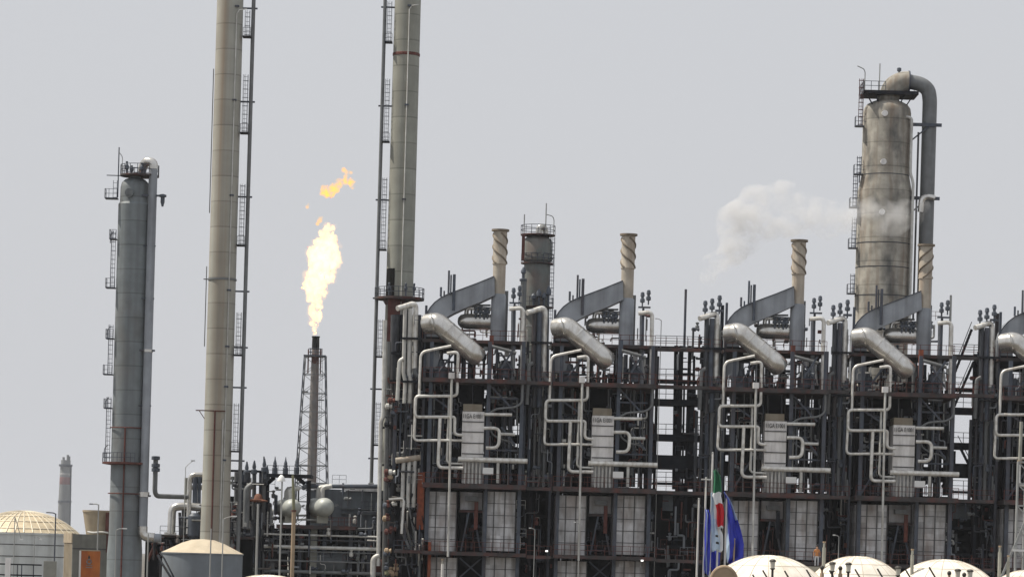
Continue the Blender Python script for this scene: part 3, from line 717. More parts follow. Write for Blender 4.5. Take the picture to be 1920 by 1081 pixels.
def rcolumn():
    Y = 446.; c = P(1658.5, 380, Y); x = c.x; z = lambda v: P(1658.5-(v-380)*.0288, v, Y).z
    t = thing('distillation_column', 'broad stained tan column with a thick looping overhead pipe, wrapped in steam', 'column', (x, Y, 0))
    ru, rl = 3.33, 3.78
    o = mb('column_tan').lathe((x, Y, 0), [(rl, 0), (rl, z(362)), (ru, z(330)), (ru, z(212)), (ru-.12, z(204)), (ru-.5, z(197)), (ru-1.2, z(192)), (1.5, z(189)), (1.5, z(180))], 56).build('shell', t)
    for v, r in ((330, ru), (458, rl), (503, rl), (556, rl)): mb('pipe_dark').lathe((x, Y, 0), [(r-.05, z(v)-.08), (r+.03, z(v)-.06), (r+.03, z(v)+.06), (r-.05, z(v)+.08)], 56).build('weld_ring', o)
    for v, dx, r in ((219, -.7, ru), (309, -.7, ru), (403, -.75, rl)):
        s = mb('panel_light'); yy = Y-math.sqrt(r*r-dx*dx); s.lathe(Vector((x+dx, yy, z(v))), [(.42, -.35), (.42, 0), (.36, .3)], 20, 'y'); s.build('nozzle', o)
    # top platform
    o = mb('steel_dark').box((x+.2, Y, z(178)), (7.6, 5.4, .45)).build('top_platform', t, False)
    s = mb('steel'); zz_ = z(175)
    s.rail((x-3.6, Y-2.6, zz_), (x-.6, Y-2.6, zz_), 1.25, 1, .07); s.rail((x-3.6, Y-2.6, zz_), (x-3.6, Y+2.6, zz_), 1.25, 1, .07); s.rail((x+1, Y+2.6, zz_), (x+4, Y+2.6, zz_), 1.25, 1, .07)
    s.build('railing', o, False)
    for dx in (-3.2, -1.9, 2.1, 3.4): mb('steel_dark').bar((x+dx, Y-2, z(180)), (x+dx*.72, Y-2, z(200)), .16).build('strut', o, False)
    mb('pole').tube([(x-3.5, Y-2.6, z(176)), (x-3.5, Y-2.6, z(142)), (x-3.7, Y-2.6, z(136)), (x-4.6, Y-2.6, z(131))], .07, 6, .5).build('lamp_arm', t)
    mb('pole').tube([(x-1.3, Y-1, z(176)), (x-1.3, Y-1, z(122))], .08, 6).build('antenna', t)
    # overhead pipe
    xp = P(1738, 380, Y-.5).x
    xc = x+.15
    o = mb('column_tan').tube([(xc, Y-.5, z(192)), (xc, Y-.5, z(180)), (xc+.4, Y-.5, z(164)), (xc+1.6, Y-.5, z(154)), (xc+2.7, Y-.5, z(153))], 1.42, 26, 1.4).build('overhead_elbow', t)
    mb('pipe_grey').tube([(xc+2.7, Y-.5, z(153)), (xp-1.3, Y-.5, z(157)), (xp-.25, Y-.5, z(167)), (xp, Y-.5, z(186)), (xp, Y-.5, z(640))], 1.02, 24, 1.3).build('overhead_pipe', o)
    s = mb('steel'); s.tube([(xc+2.6, Y-.5, z(153)), (xc+2.8, Y-.5, z(153))], 1.5, 26); s.build('flange', o)
    mb('valve').lathe((xc+1.3, Y-.5, z(146)), [(.12, 0), (.12, .8), (.3, .9), (.3, 1.3), (.1, 1.4)], 10).build('vent_valve', o)
    for v in (235, 372):
        mb('steel').bar((x+3.1, Y-1.6, z(v)), (xp+1.6, Y-1.6, z(v)), .45, .3).build('bracket', t, False)
        mb('steel').bar((x+3.1, Y-1.6, z(v+32)), (xp-.2, Y-1.6, z(v+3)), .2).build('bracket', t, False)
    xr = P(1708, 270, Y-2).x
    mb('pipe_light').tube([(xr-.8, Y-2.2, z(222)), (xr, Y-2.2, z(224)), (xr, Y-2.2, z(326)), (xr+.45, Y-2.2, z(345)), (xr+.45, Y-2.2, z(600))], .2, 10, .5).build('side_pipe', t)
    mb('pipe_dark').tube([(xr+1.0, Y-2, z(250)), (xr+1.0, Y-2, z(600))], .14, 8).build('side_pipe', t)
    mb('cladding').tube([(xp-1.0, Y-1.7, z(398)), (xp-.9, Y-1.8, z(374)), (xp-.1, Y-1.8, z(368)), (xp+.9, Y-1.8, z(372))], .42, 12, .5).build('steam_outlet', t)
    for va, vb in ((165, 240), (310, 330), (345, 392), (425, 468), (530, 553)):
        r = ru if vb < 335 else rl; xl = x-r-.45
        s = mb('rust' if va == 165 else 'steel'); s.ladder((xl, Y-.8, z(vb)), (xl, Y-.8, z(va-14)), .5, .5, .07, .36); s.build('ladder', t, False)
        s = mb('steel'); cage(s, xl-.1, Y-.8, z(vb), 1.3, 1.2); s.build('rest_platform', t, False)
    mb('steel').bar((x-rl+.1, Y-.6, z(345)), (x-ru-.3, Y-.6, z(325)), .14).build('rail', t, False)
    return t
rcolumn()

# ---------------------------------------------------------------- flare tower and far chimney
def flare():
    Y = 900.; k = Y/FPX; x = P(588, 780, Y).x
    z = lambda v: P(588-(v-780)*.0288, v, Y).z
    t = thing('flare_tower', 'lattice flare tower carrying a burning flare tip', 'flare tower', (x, Y, 0))
    o = mb('flare_pipe').lathe((x, Y, 0), [(1.35, 0), (1.3, z(800)), (1.15, z(700)), (1.0, z(655))], 20).build('riser', t)
    mb('rust').lathe((x, Y, 0), [(1.12, z(700)), (1.06, z(664))], 20).build('rusty_section', o)
    mb('soot').lathe((x, Y, 0), [(.85, z(660)), (1.05, z(650)), (1.0, z(633)), (1.15, z(632)), (1.15, z(630)), (.8, z(630)), (.8, z(633))], 20).build('burner_tip', t)
    zb, zt = 0, z(668)
    hw = lambda zz: 2.9 + (5.6-2.9)*(zt-zz)/(zt-zb)
    corners = ((-1, -1), (1, -1), (1, 1), (-1, 1))
    for a, b in corners: mb('steel').bar((x+a*hw(zb), Y+b*hw(zb), zb), (x+a*hw(zt), Y+b*hw(zt), zt), .3).build('leg', t, False)
    lv = [z(v) for v in (668, 702, 737, 772, 806, 840, 872, 905, 940, 985, 1055)]
    g = mb('pipe_grey')
    for i, h in enumerate(lv):
        c = [Vector((x+a*hw(h), Y+b*hw(h), h)) for a, b in corners]
        for j in range(4): g.bar(c[j], c[(j+1) % 4], .2)
        if i < len(lv)-1:
            d = [Vector((x+a*hw(lv[i+1]), Y+b*hw(lv[i+1]), lv[i+1])) for a, b in corners]
            for j in range(4): g.bar(c[j], d[(j+1) % 4], .13); g.bar(d[j], c[(j+1) % 4], .13)
    g.build('bracing', t, False)
    o = mb('steel').box((x, Y, zt+.1), (6.2, 6.2, .35)).build('top_platform', t, False)
    s = mb('steel'); s.ringrail((x, Y, zt+.2), 1.9, 2, 8, .14); s.build('railing', o, False)
    for dx, v in ((-2.4, 735), (2.2, 750)): mb('pipe_grey').box((x+dx, Y-2.5, z(v)), (1.6, 1.4, .3)).build('rest_platform', t, False)
    s = mb('pipe_grey'); s.ladder((x+1.9, Y-1.2, 5), (x+1.9, Y-1.2, zt), .6, 1.2, .1); s.build('ladder', t, False)
    for dx in (-1.9, 1.6): mb('rust').tube([(x+dx, Y-1, z(700)), (x+dx, Y-1, z(655))], .2, 8).build('pilot_line', t)
flare()
def chimney():
    Y = 4200.; x = P(121.5, 930, Y).x; z = lambda v: P(121.5-(v-930)*.0288, v, Y).z
    t = thing('chimney', 'far concrete chimney with a red band and stubby top, faded by haze', 'chimney', (x, Y, 0))
    o = mb('chimney').lathe((x, Y, 0), [(9.2, 0), (8.2, z(940)), (7.0, z(875)), (6.3, z(868)), (6.3, z(862)), (5, z(862)), (5, z(864))], 28).build('shaft', t)
    mb('chimney_red').lathe((x, Y, 0), [(7.5, z(908)), (7.6, z(907.5)), (7.4, z(894)), (7.3, z(893.5))], 28).build('red_band', o)
    mb('chimney_white').lathe((x, Y, 0), [(7.4, z(890.5)), (7.5, z(890)), (7.45, z(887)), (7.3, z(886.5))], 28).build('white_band', o)
    for dx, h in ((-3, 9), (2.5, 14), (4.2, 11)): mb('chimney').tube([(x+dx, Y, z(864)), (x+dx, Y, z(864)+h*.6)], 1.6, 8).build('flue_tip', t)
    for v in (940, 872): mb('steel').lathe((x, Y, 0), [(7, z(v)-1.5), (9, z(v)-1), (9, z(v)+1.5), (7, z(v)+1.5)], 24).build('gallery', t, False)
    mb('steel').tube([(x+8.4, Y-3, z(985)), (x+7.6, Y-3, z(870))], .8, 6).build('ladder', t)
chimney()

# ---------------------------------------------------------------- tanks and buildings at the left
def domed_tank():
    Y = 500.; c = P(44, 998, Y); x, zr = c.x, c.z; r = 104*Y/FPX; h = P(44, 957, Y).z - zr
    t = thing('storage_tank', 'big pale round tank with a ribbed dome roof, lower left corner', 'tank', (x, Y, 0))
    o = mb('tank_wall').lathe((x, Y, 0), [(r, 0), (r, zr-.3), (r+.15, zr-.3), (r+.15, zr)], 64).build('wall', t)
    s = mb('seam')
    for v in (1020, 1042): zq = P(44, v, Y-r).z; s.lathe((x, Y, 0), [(r, zq-.07), (r+.04, zq-.06), (r+.04, zq+.06), (r, zq+.07)], 64)
    s.build('wall_ring', o)
    Rs = (r*r+h*h)/(2*h); a1 = math.asin(r/Rs); n = 10
    pr = [(max(Rs*math.sin(a1*(1-i/n)), .02), zr + Rs*math.cos(a1*(1-i/n)) - (Rs-h)) for i in range(n+1)]
    o = mb('tank_roof').lathe((x, Y, 0), pr, 64).build('dome_roof', t)
    s = mb('tank_rib')
    for k in range(40):
        a = 2*math.pi*k/40
        s.tube([(x+(q[0]+.02)*math.cos(a), Y+(q[0]+.02)*math.sin(a), q[1]+.03) for q in pr[:-1]], .09, 5)
    for q in pr[1:-1:2]: s.tube([(x+q[0]*math.cos(2*math.pi*i/64), Y+q[0]*math.sin(2*math.pi*i/64), q[1]+.05) for i in range(65)], .07, 5)
    s.build('rib', o)
domed_tank()
def shed():
    Y = 430.; a = P(136, 1000, Y); zt = a.z
    t = thing('process_building', 'flat-roofed beige building with a ribbed sunlit end wall, beside the domed tank', 'building', base(165, 1081, Y))
    xl, xr = P(136, 1030, Y).x, P(209, 1030, Y).x; xe = P(113, 1030, Y).x; dp = 4.
    poly = [(xl, Y), (xr, Y), (xr-1, Y+dp), (xe, Y+dp)]
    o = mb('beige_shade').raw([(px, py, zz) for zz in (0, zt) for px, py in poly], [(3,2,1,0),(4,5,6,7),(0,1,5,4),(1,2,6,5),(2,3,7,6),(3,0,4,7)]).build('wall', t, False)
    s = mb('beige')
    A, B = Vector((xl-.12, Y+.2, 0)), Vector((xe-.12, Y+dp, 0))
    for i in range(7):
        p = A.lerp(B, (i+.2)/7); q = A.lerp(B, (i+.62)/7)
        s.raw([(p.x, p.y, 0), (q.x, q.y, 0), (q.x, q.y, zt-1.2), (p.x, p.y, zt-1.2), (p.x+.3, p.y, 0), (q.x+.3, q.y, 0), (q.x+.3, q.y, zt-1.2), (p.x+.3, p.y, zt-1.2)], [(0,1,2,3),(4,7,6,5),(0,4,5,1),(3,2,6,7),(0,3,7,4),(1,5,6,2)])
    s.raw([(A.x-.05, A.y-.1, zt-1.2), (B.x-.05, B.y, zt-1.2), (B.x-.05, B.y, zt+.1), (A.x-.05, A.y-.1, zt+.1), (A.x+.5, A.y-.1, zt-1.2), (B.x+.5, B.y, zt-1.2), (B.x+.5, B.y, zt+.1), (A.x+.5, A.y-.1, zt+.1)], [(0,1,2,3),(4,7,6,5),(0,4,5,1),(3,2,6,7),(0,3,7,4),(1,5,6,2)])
    s.build('end_ribs', t, False)
    s = mb('seam'); zq = P(170, 1028, Y).z; s.box(((xl+xr)/2, Y-.03, zq), (xr-xl, .1, .16)); s.build('wall_line', o, False)
    mb('rust').buv(199, 1000, 208, 1035, Y-.3, Y-.05).build('rust_door', t, False)
    c = P(183, 998, Y+4); zb = zt; tp = P(183, 956, Y+4)
    h = thing('hopper', 'tan cone-sided hopper, wider at the top, on the beige building roof', 'hopper', (c.x, Y+4, zb))
    o = mb('beige').lathe((c.x, Y+4, 0), [(1.55, zb), (1.6, zb+.3), (2.05, tp.z-.3), (2.12, tp.z-.25), (2.12, tp.z), (1.9, tp.z), (1.85, tp.z-.3)], 32).build('cone', h)
    s = mb('rust'); s.buv(198, 960, 208, 998, Y+2.2, Y+2.6); s.build('rust_ladder', h, False)
    s = mb('pipe_white'); s.tube([P(164, 996, Y+1.8), P(176, 998, Y+1.6), P(190, 996, Y+1.7), P(203, 998, Y+1.9)], .12, 8, .5); s.build('base_pipe', h)
shed()
def cone_tank():
    Y = 345.; c = P(380, 1036, Y); x, zr = c.x, c.z; r = 75*Y/FPX; zt = P(380, 1010, Y).z
    t = thing('storage_tank', 'blue-grey tank with a sandy cone roof, below the very tall cream stack', 'tank', (x, Y, 0))
    mb('tank_blue').lathe((x, Y, 0), [(r, 0), (r, zr-.15), (r+.1, zr-.12), (r+.1, zr)], 56).build('wall', t)
    mb('sand_roof').lathe((x, Y, 0), [(r+.08, zr+.01), (r*.52, zr+(zt-zr)*.72), (r*.28, zr+(zt-zr)*.95), (.3, zt), (.02, zt+.02)], 56).build('cone_roof', t)
    s = mb('steel_dark'); s.tube([P(296, 1040, Y-3), P(302, 1052, Y-4), P(320, 1081, Y-5)], .12, 8); s.tube([P(300, 1036, Y-3), P(308, 1046, Y-4), P(326, 1081, Y-5)], .09, 8); s.build('stair_rail', t)
cone_tank()
def sign():
    Y = 330.; c = P(168, 1081, Y)
    t = thing('sign_board', 'orange sign board with a dark drop emblem, in front of the beige building', 'sign', (c.x, Y, 0))
    o = mb('orange_sign').buv(150, 1032, 187, 1110, Y, Y+.15).build('board', t, False)
    mb('pipe_white').buv(146.5, 1031, 150, 1190, Y-.03, Y+.2).build('post', t, False)
    mb('beige').buv(150, 1030, 187, 1032, Y-.03, Y+.2).build('edge_strip', o, False)
    e = mb('lantern_dark')
    q = lambda u, v: ((P(u, v, Y).x), P(u, v, Y).z)
    e.prism([q(167, 1039), q(164.6, 1045), q(167, 1047), q(169.6, 1045)], Y-.02, Y+.02)
    e.build('emblem', o, False)
    e = mb('column_grey'); cc = P(167, 1052, Y-.02)
    e.tube([cc+Vector((.22*math.cos(a), 0, .22*math.sin(a))) for a in [2*math.pi*i/20 for i in range(21)]], .06, 6)
    for v in (1058, 1062): e.buv(161, v, 173, v+1.2, Y-.03, Y+.01)
    e.build('emblem', o)
sign()
def gate():
    Y = 300.
    t = thing('barrier', 'pale gate post with dark rails in front of the domed tank', 'gate', base(40, 1081, Y))
    mb('panel_light').buv(7, 1045, 17, 1250, Y, Y+.5).build('post', t, False)
    mb('concrete').buv(79, 1051, 101, 1250, Y+1, Y+2).build('block', t, False)
    for v in (1057, 1077): mb('steel_dark').buv(-20, v-1.3, 78, v+1.3, Y+.1, Y+.25).build('rail', t, False)
    for u in (30, 38, 60): mb('steel').buv(u-.8, 1057, u+.8, 1250, Y+.25, Y+.35).build('upright', t, False)
gate()

# ---------------------------------------------------------------- process area between the tall stacks
def process():
    Y = 405.
    # grey building
    b = thing('process_building', 'dark slate building with a pale roof edge, right of the flare tower base', 'building', base(645, 1081, Y+14))
    o = mb('building_slate').buv(575, 917, 716, 1210, Y+14, Y+24).build('wall', b, False)
    s = mb('panel_light'); s.buv(560, 912, 600, 916.5, Y+13.6, Y+14.4); s.buv(642, 914, 714, 920, Y+13.6, Y+14.4); s.build('roof_edge', b, False)
    s = mb('pipe_grey')
    for v in (953, 962): s.buv(640, v, 714, v+1.6, Y+13.7, Y+14)
    s.build('wall_rail', b, False)
    # rack with deck
    t = thing('pipe_rack', 'low pipe rack with rusty deck and stacked pipes below the flare tower', 'pipe rack', base(600, 1081, Y), 'process plant between the tall stacks')
    off = lambda u: (u-600)*math.tan(ROLL)
    for u, m in ((497, 'steel_dark'), (560, 'steel'), (575, 'steel_dark'), (606, 'steel'), (655, 'steel'), (690, 'steel')):
        mb(m).buv(u-3.5, 900 if u in (497, 575) else 985, u+3.5, 1210, Y+1, Y+1.5).build('post', t, False)
    mb('concrete').buv(580, 984, 592, 1210, Y+.4, Y+1).build('concrete_post', t, False)
    mb('steel_dark').buv(500, 888, 584, 894, Y-1, Y+3).build('deck', t, False)
    s = mb('steel_dark')
    for u, d in ((501, 1), (571, -1)): s.bar(P(u, 906, Y+1.2), P(u+d*14, 894, Y+1.2), .5)
    s.build('bracket', t, False)
    for u, h in ((515, 33), (535, 32), (556, 36)):
        p = P(u, 888, Y); q = h*Y/FPX
        mb('valve').lathe(p, [(.34, 0), (.34, q*.35), (.22, q*.4), (.3, q*.45), (.2, q*.6), (.24, q*.62), (.1, q*.8), (.04, q)], 10).build('vent_valve', t)
    a, b_ = P(500, 888, Y-1), P(584, 890, Y-1); mb('steel').rail(a, b_, 1.1, 1.4, .06).build('railing', t, False)
    mb('steel').tube([P(575, 911, Y+2), P(714, 911, Y+2)], .28, 10).build('pipe', t)
    mb('deck').buv(518, 984, 668, 991, Y-1, Y+5).build('deck', t, False)
    a, b_ = P(600, 984, Y-1), P(668, 985, Y-1); mb('rust').rail(a, b_, 1.0, .8, .06).build('railing', t, False)
    mb('black').buv(500, 992, 716, 1210, Y+6, Y+9).build('shade_backing', t, False)  # near-black backing, shade of the gaps under the deck as colour
    for v, r, m in ((1003, .13, 'pipe_light'), (1026, .24, 'pipe_light'), (1034, .08, 'pipe_grey'), (1072, .22, 'pipe_grey'), (1012, .1, 'pipe_dark'), (1052, .12, 'pipe_grey')):
        mb(m).tube([P(495, v-3, Y-.5), P(714, v+3, Y-.5)], r, 10).build('pipe', t)
    mb('building_slate').lathe(P(618, 1052, Y+2), [(.1, -2.4), (1.1, -2.1), (1.35, -1.5), (1.35, 1.5), (1.1, 2.1), (.1, 2.4)], 24, 'x').build('vessel', t)
    mb('pipe_light').tube([P(699, 1090, Y-2), P(700, 1046, Y-2), P(712, 1040, Y-2)], .36, 12, 1.2).build('bend', t)
    rr = random.Random(11)
    for i in range(40):
        u = rr.uniform(500, 715); v = rr.uniform(990, 1060)
        m = rr.choice(('pipe_grey', 'pipe_dark', 'steel', 'steel', 'pipe_light', 'rust'))
        if rr.random() < .55: mb(m).tube([P(u, v, Y+rr.uniform(.5, 5)), P(u, v+rr.uniform(15, 60), Y+rr.uniform(.5, 5))], rr.uniform(.06, .2), 8).build('pipe', t)
        else: mb(m).buv(u-rr.uniform(2, 9), v, u+rr.uniform(2, 9), v+rr.uniform(4, 16), Y+2, Y+4).build('equipment_box', t, False)
    clutter(t, 500, 714, 960, 1075, Y-2, Y+5, 95, 31, ('steel', 'pipe_grey', 'duct_grey', 'pipe_dark', 'pipe_light', 'column_green', 'rust'), .16)
    clutter(t, 500, 714, 900, 980, Y+3, Y+8, 40, 32, ('steel', 'pipe_grey', 'duct_grey', 'pipe_dark'), .14)
    # two drums
    for u, v, rp, lb in ((549, 951, 16.5, 'grey horizontal drum behind the tan pole'), (610, 950, 17.5, 'grey horizontal drum in front of the slate building')):
        p = P(u, v, Y-2); r = rp*Y/FPX
        d = thing('pressure_drum', lb + ', on the rusty deck', 'drum', (p.x, Y, P(u, 984, Y-1).z), 'pressure drums on the rack')
        ax = Vector((-.34, 1, 0)).normalized()
        s = mb('drum_grey'); c0 = p
        pts = [(0.02, -.85), (.45, -.78), (.75, -.55), (.93, -.2), (1.0, .15), (1.0, 4.4), (.8, 4.9), (.02, 5.1)]
        n = 28; vs = []; fs = []; nx = ax.cross(Vector((0, 0, 1))).normalized(); nz = Vector((0, 0, 1))
        for q, hh in pts:
            for k in range(n):
                a = 2*math.pi*k/n; vs.append(c0 + ax*hh*r + (nx*math.cos(a)+nz*math.sin(a))*q*r)
        for i in range(len(pts)-1):
            for k in range(n): j = (k+1) % n; fs.append((i*n+k, i*n+j, (i+1)*n+j, (i+1)*n+k))
        s.raw(vs, fs).build('shell', d)
        for hh in (1.0, 3.6): mb('concrete').box(c0+ax*hh*r+Vector((0, 0, -r*1.25)), (r*1.2, .4, r*.9)).build('saddle', d, False)
        for hh, uu in ((1.4, 0), (3.0, .1)): mb('pipe_light').tube([c0+ax*hh*r+Vector((0, 0, r*.8)), c0+ax*hh*r+Vector((0, 0, r*2.1)), c0+ax*hh*r+Vector((1.2, 0, r*2.3))], .3, 10, .5).build('nozzle', d)
        mb('pipe_grey').bar(c0+Vector((r*1.0, -.1, .2)), c0+Vector((r*1.35, -.1, .35)), .22).build('gauge', d, False)
    # cluster of upright pipes beside the cream stack
    t = thing('pipe_cluster', 'tangle of upright pipes and valves right of the cream stack foot', 'piping', base(470, 1081, Y), 'process plant between the tall stacks')
    mb('steel_dark').buv(432, 903, 500, 908, Y-1, Y+1).build('beam', t, False)
    mb('steel_dark').buv(400, 880, 500, 884, Y+2, Y+3).build('beam', t, False)
    for u in (441, 452, 462, 475, 487, 493):
        mb(rr.choice(('pipe_dark', 'pipe_grey', 'steel'))).tube([P(u+2, 884, Y+rr.uniform(-1, 3)), P(u-1, 1081, Y+rr.uniform(-1, 3))], rr.uniform(.2, .4), 10).build('pipe', t)
    for u, v in ((462, 872), (476, 870), (495, 866), (500, 880)):
        mb('valve').lathe(P(u, v+28, Y), [(.12, 0), (.12, .6), (.4, .7), (.4, 1.2), (.2, 1.3), (.26, 1.6), (.08, 2.4)], 10).build('relief_valve', t)
    mb('pipe_grey').tube([P(461, 990, Y-2), P(463, 915, Y-2), P(474, 908, Y-2)], .42, 12, .8).build('bend', t)
    mb('rusty_hood_paint').lathe(P(484, 941, Y-1), [(.5, 0), (1.2, .1), (1.25, .25), (.6, .4), (.45, .9), (.2, 1.1)], 16).build('rusty_hood', t)
    mb('steel').tube([P(495, 855, Y), P(493, 905, Y)], .09, 8).build('mast', t)
    mb('black').buv(400, 930, 500, 1210, Y+6, Y+8).build('shade_backing', t, False)  # near-black backing, shade between the upright pipes as colour
    for i in range(46):
        u = rr.uniform(395, 520); v = rr.uniform(925, 1065)
        m = rr.choice(('pipe_grey', 'pipe_dark', 'steel', 'steel_dark', 'valve', 'rust', 'pipe_light'))
        if rr.random() < .6: mb(m).tube([P(u, v, Y+rr.uniform(-1, 4)), P(u-1, v+rr.uniform(15, 60), Y+rr.uniform(-1, 4))], rr.uniform(.08, .26), 8).build('pipe', t)
        elif rr.random() < .5: mb(m).tube([P(u-rr.uniform(6, 20), v, Y), P(u+rr.uniform(6, 20), v+.5, Y)], rr.uniform(.07, .16), 8).build('pipe', t)
        else: mb(m).lathe(P(u, v, Y+1), [(.2, -.6), (.45, -.4), (.45, .4), (.2, .6)], 10).build('valve', t)
    clutter(t, 430, 515, 890, 1070, Y-3, Y+4, 95, 33, ('steel', 'pipe_grey', 'duct_grey', 'pipe_dark', 'pipe_light', 'column_green', 'column_green'), .2)
    # pipes around the cream stack foot
    t = thing('pipe_manifold', 'bent silver pipes and a dark vessel left of the cream stack foot', 'piping', base(350, 1081, Y-6), 'process plant between the tall stacks')
    q = lambda pts, r, m, y=0, bd=.8, nm='pipe': mb(m).tube([P(u, v, Y-6+y) for u, v in pts], r, 12, bd).build(nm, t)
    q([(353, 1000), (356, 889), (388, 889)], .3, 'cladding', -1)
    q([(321, 1000), (323, 950), (345, 948), (398, 952)], .5, 'cladding', 0, 1.6)
    q([(350, 895), (348, 960)], .26, 'concrete', 1)
    q([(366, 893), (365, 950)], .3, 'steel', 1); q([(374, 893), (373, 950)], .22, 'steel', 1)
    q([(355, 898), (385, 898)], .5, 'steel_dark', 2); q([(360, 913), (392, 913)], .32, 'pipe_light', 2.4)
    q([(337, 960), (338, 1005)], .18, 'steel', .5); q([(345, 955), (344, 1005)], .3, 'pipe_dark', 1)
    mb('valve').lathe(P(364, 985, Y-7), [(.5, -1.6), (.8, -1.2), (.8, 1.2), (.5, 1.6)], 16).build('vessel', t)
    mb('deck').buv(300, 1003, 470, 1008, Y-6, Y+1).build('deck', t, False)
    a, b_ = P(300, 1003, Y-6), P(470, 1007, Y-6); mb('steel').rail(a, b_, 1.2, 1.2, .06).build('railing', t, False)
    mb('pipe_white').buv(308, 997, 330, 1002, Y-6.3, Y-5.8).build('cable_tray', t, False)
    mb('black').buv(270, 1008, 470, 1200, Y-3, Y-1).build('shade_backing', t, False)  # near-black backing, shade below this deck as colour
    for i in range(34):
        u = rr.uniform(284, 440); v = rr.uniform(960, 1050) if u > 350 else rr.uniform(1003, 1050)
        m = rr.choice(('pipe_grey', 'pipe_dark', 'steel', 'steel_dark', 'valve', 'rust'))
        mb(m).tube([P(u, v, Y-6+rr.uniform(0, 3)), P(u+rr.choice((-1, -1, 14, -18)), v+rr.choice((1, 30, 40)), Y-6+rr.uniform(0, 3))], rr.uniform(.08, .22), 8).build('pipe', t)
    clutter(t, 284, 440, 1004, 1040, Y-9, Y-5, 60, 34, ('steel', 'pipe_grey', 'column_green', 'pipe_dark', 'rust'), .14)
    clutter(t, 335, 440, 940, 1004, Y-8, Y-3, 40, 35, ('steel', 'pipe_grey', 'column_green', 'pipe_dark', 'rust'), .16)
    # pipe leaving the slender column
    t = thing('drain_pipe', 'dark drain pipe with valves turning right from the slender column', 'pipe', base(300, 1081, Y-8))
    mb('pipe_grey').tube([P(292, 860, Y-14), P(290, 929, Y-14), P(350, 931, Y-8)], .3, 12, .9).build('pipe', t)
    for v in (858, 872, 880): mb('valve').lathe(P(292, v, Y-14), [(.3, -.25), (.52, -.2), (.52, .2), (.3, .25)], 12).build('valve', t)
process()

# ---------------------------------------------------------------- pipes at the foot of the second stack
def stackfoot():
    Y = 403.
    t = thing('valve_station', 'column of rusty valves and pale upright pipes under the tall pale stack', 'piping', base(735, 1081, Y), 'process plant between the tall stacks')
    rr = random.Random(21)
    mb('pipe_light').tube([P(722, 600, Y), P(719, 780, Y), P(714, 790, Y), P(709, 1060, Y)], .26, 12, .5).build('pipe', t)
    mb('pipe_grey').tube([P(729, 640, Y+.8), P(720, 1081, Y+.8)], .3, 12).build('pipe', t)
    mb('pipe_dark').tube([P(741, 590, Y+2), P(730, 1081, Y+2)], .55, 12).build('pipe', t)
    mb('steel_dark').tube([P(752, 590, Y+2.6), P(742, 1081, Y+2.6)], .5, 12).build('pipe', t)
    mb('black').buv(726, 600, 800, 1200, Y+7, Y+9).build('shade_backing', t, False)  # near-black backing, shade behind the valves as colour
    for v in (660, 712, 800, 870, 935, 1020): mb('steel_dark').buv(716, v, 792, v+4, Y+.8, Y+1.3).build('beam', t, False)
    for i in range(26):
        u = rr.uniform(724, 744); v = rr.choice((rr.uniform(735, 800), rr.uniform(870, 900), rr.uniform(940, 1000), rr.uniform(1020, 1075)))
        m = rr.choice(('valve', 'rust', 'pole_green', 'pipe_light', 'pole_tan', 'steel_dark'))
        mb(m).lathe(P(u, v, Y-.4), [(.12, -.5), (.4, -.35), (.4, .0), (.2, .1), (.36, .4), (.12, .5)], 10, rr.choice(('x', 'z'))).build('valve', t)
    clutter(t, 722, 792, 700, 1075, Y-1, Y+3, 95, 36, ('steel', 'pipe_grey', 'column_green', 'pipe_dark', 'pipe_light', 'rust', 'duct_grey'), .16)
    # stub header and three legs
    mb('sand_pipe').tube([P(742, 863, Y-1), P(788, 857, Y-.6)], .38, 14).build('header', t)
    for u in (757, 767.5, 778): mb('pipe_light').tube([P(u, 862, Y-.6), P(u-3, 950, Y-.6)], .26, 10).build('leg_pipe', t)
    mb('cladding').tube([P(729, 936, Y-1), P(755, 934, Y-1), P(757, 940, Y-1), P(753, 1000, Y-1)], .22, 10, .4).build('pipe', t)
    mb('rust_orange').buv(782, 885, 795, 992, Y-.6, Y).build('red_post', t, False)
    mb('rust_orange').buv(793, 1015, 806, 1200, Y-3, Y-2.5).build('red_post', t, False)
    for i in range(22):
        u = rr.uniform(750, 795); v = rr.uniform(920, 1040)
        mb(rr.choice(('steel', 'pipe_grey', 'column_green', 'pipe_light', 'steel_dark'))).tube([P(u, v, Y-rr.uniform(0, 2)), P(u+rr.choice((-1, -1, 10)), v+rr.uniform(14, 50), Y-rr.uniform(0, 2))], rr.uniform(.07, .2), 8).build('pipe', t)
    mb('deck').buv(738, 1030, 800, 1036, Y-2, Y+2).build('deck', t, False)
    a, b_ = P(738, 1030, Y-2), P(800, 1031, Y-2); mb('steel').rail(a, b_, 1.2, 1, .06).build('railing', t, False)
stackfoot()

# ---------------------------------------------------------------- lamp poles
def lamp_pole(u, vt, Y, label, r=.07, arm=None, m='pole', head=None, grp='slim lamp poles in front of the plant'):
    p = P(u, vt, Y)
    t = thing('lamp_pole', label, 'lamp pole', (p.x, Y, 0), grp)
    mb(m).tube([(p.x, Y, 0), p], r, 8, r2=r*.8).build('pole', t)
    if arm:
        du, dv = arm; q = P(u+du, vt+dv, Y)
        mb(m).tube([p-Vector((0, 0, .05)), p.lerp(q, .3)+Vector((0, 0, .05)), q], r*.7, 8, .2).build('arm', t)
        s = 1 if du > 0 else -1
        mb(head or 'lamp_white').box(q, (abs(du)*.5*Y/FPX, .25, .12)).build('lamp_head', t, False)
    return t
lamp_pole(104.5, 962, 340, 'lamp pole in front of the right part of the domed tank', .085, (-14, -2), 'steel', 'pipe_grey')
lamp_pole(28, 968, 340, 'thin lamp pole in front of the left part of the domed tank', .06, (12, 42), 'pole')
lamp_pole(65, 1004, 340, 'short lamp pole between the two tall ones before the domed tank', .05, (12, 6), 'pole')
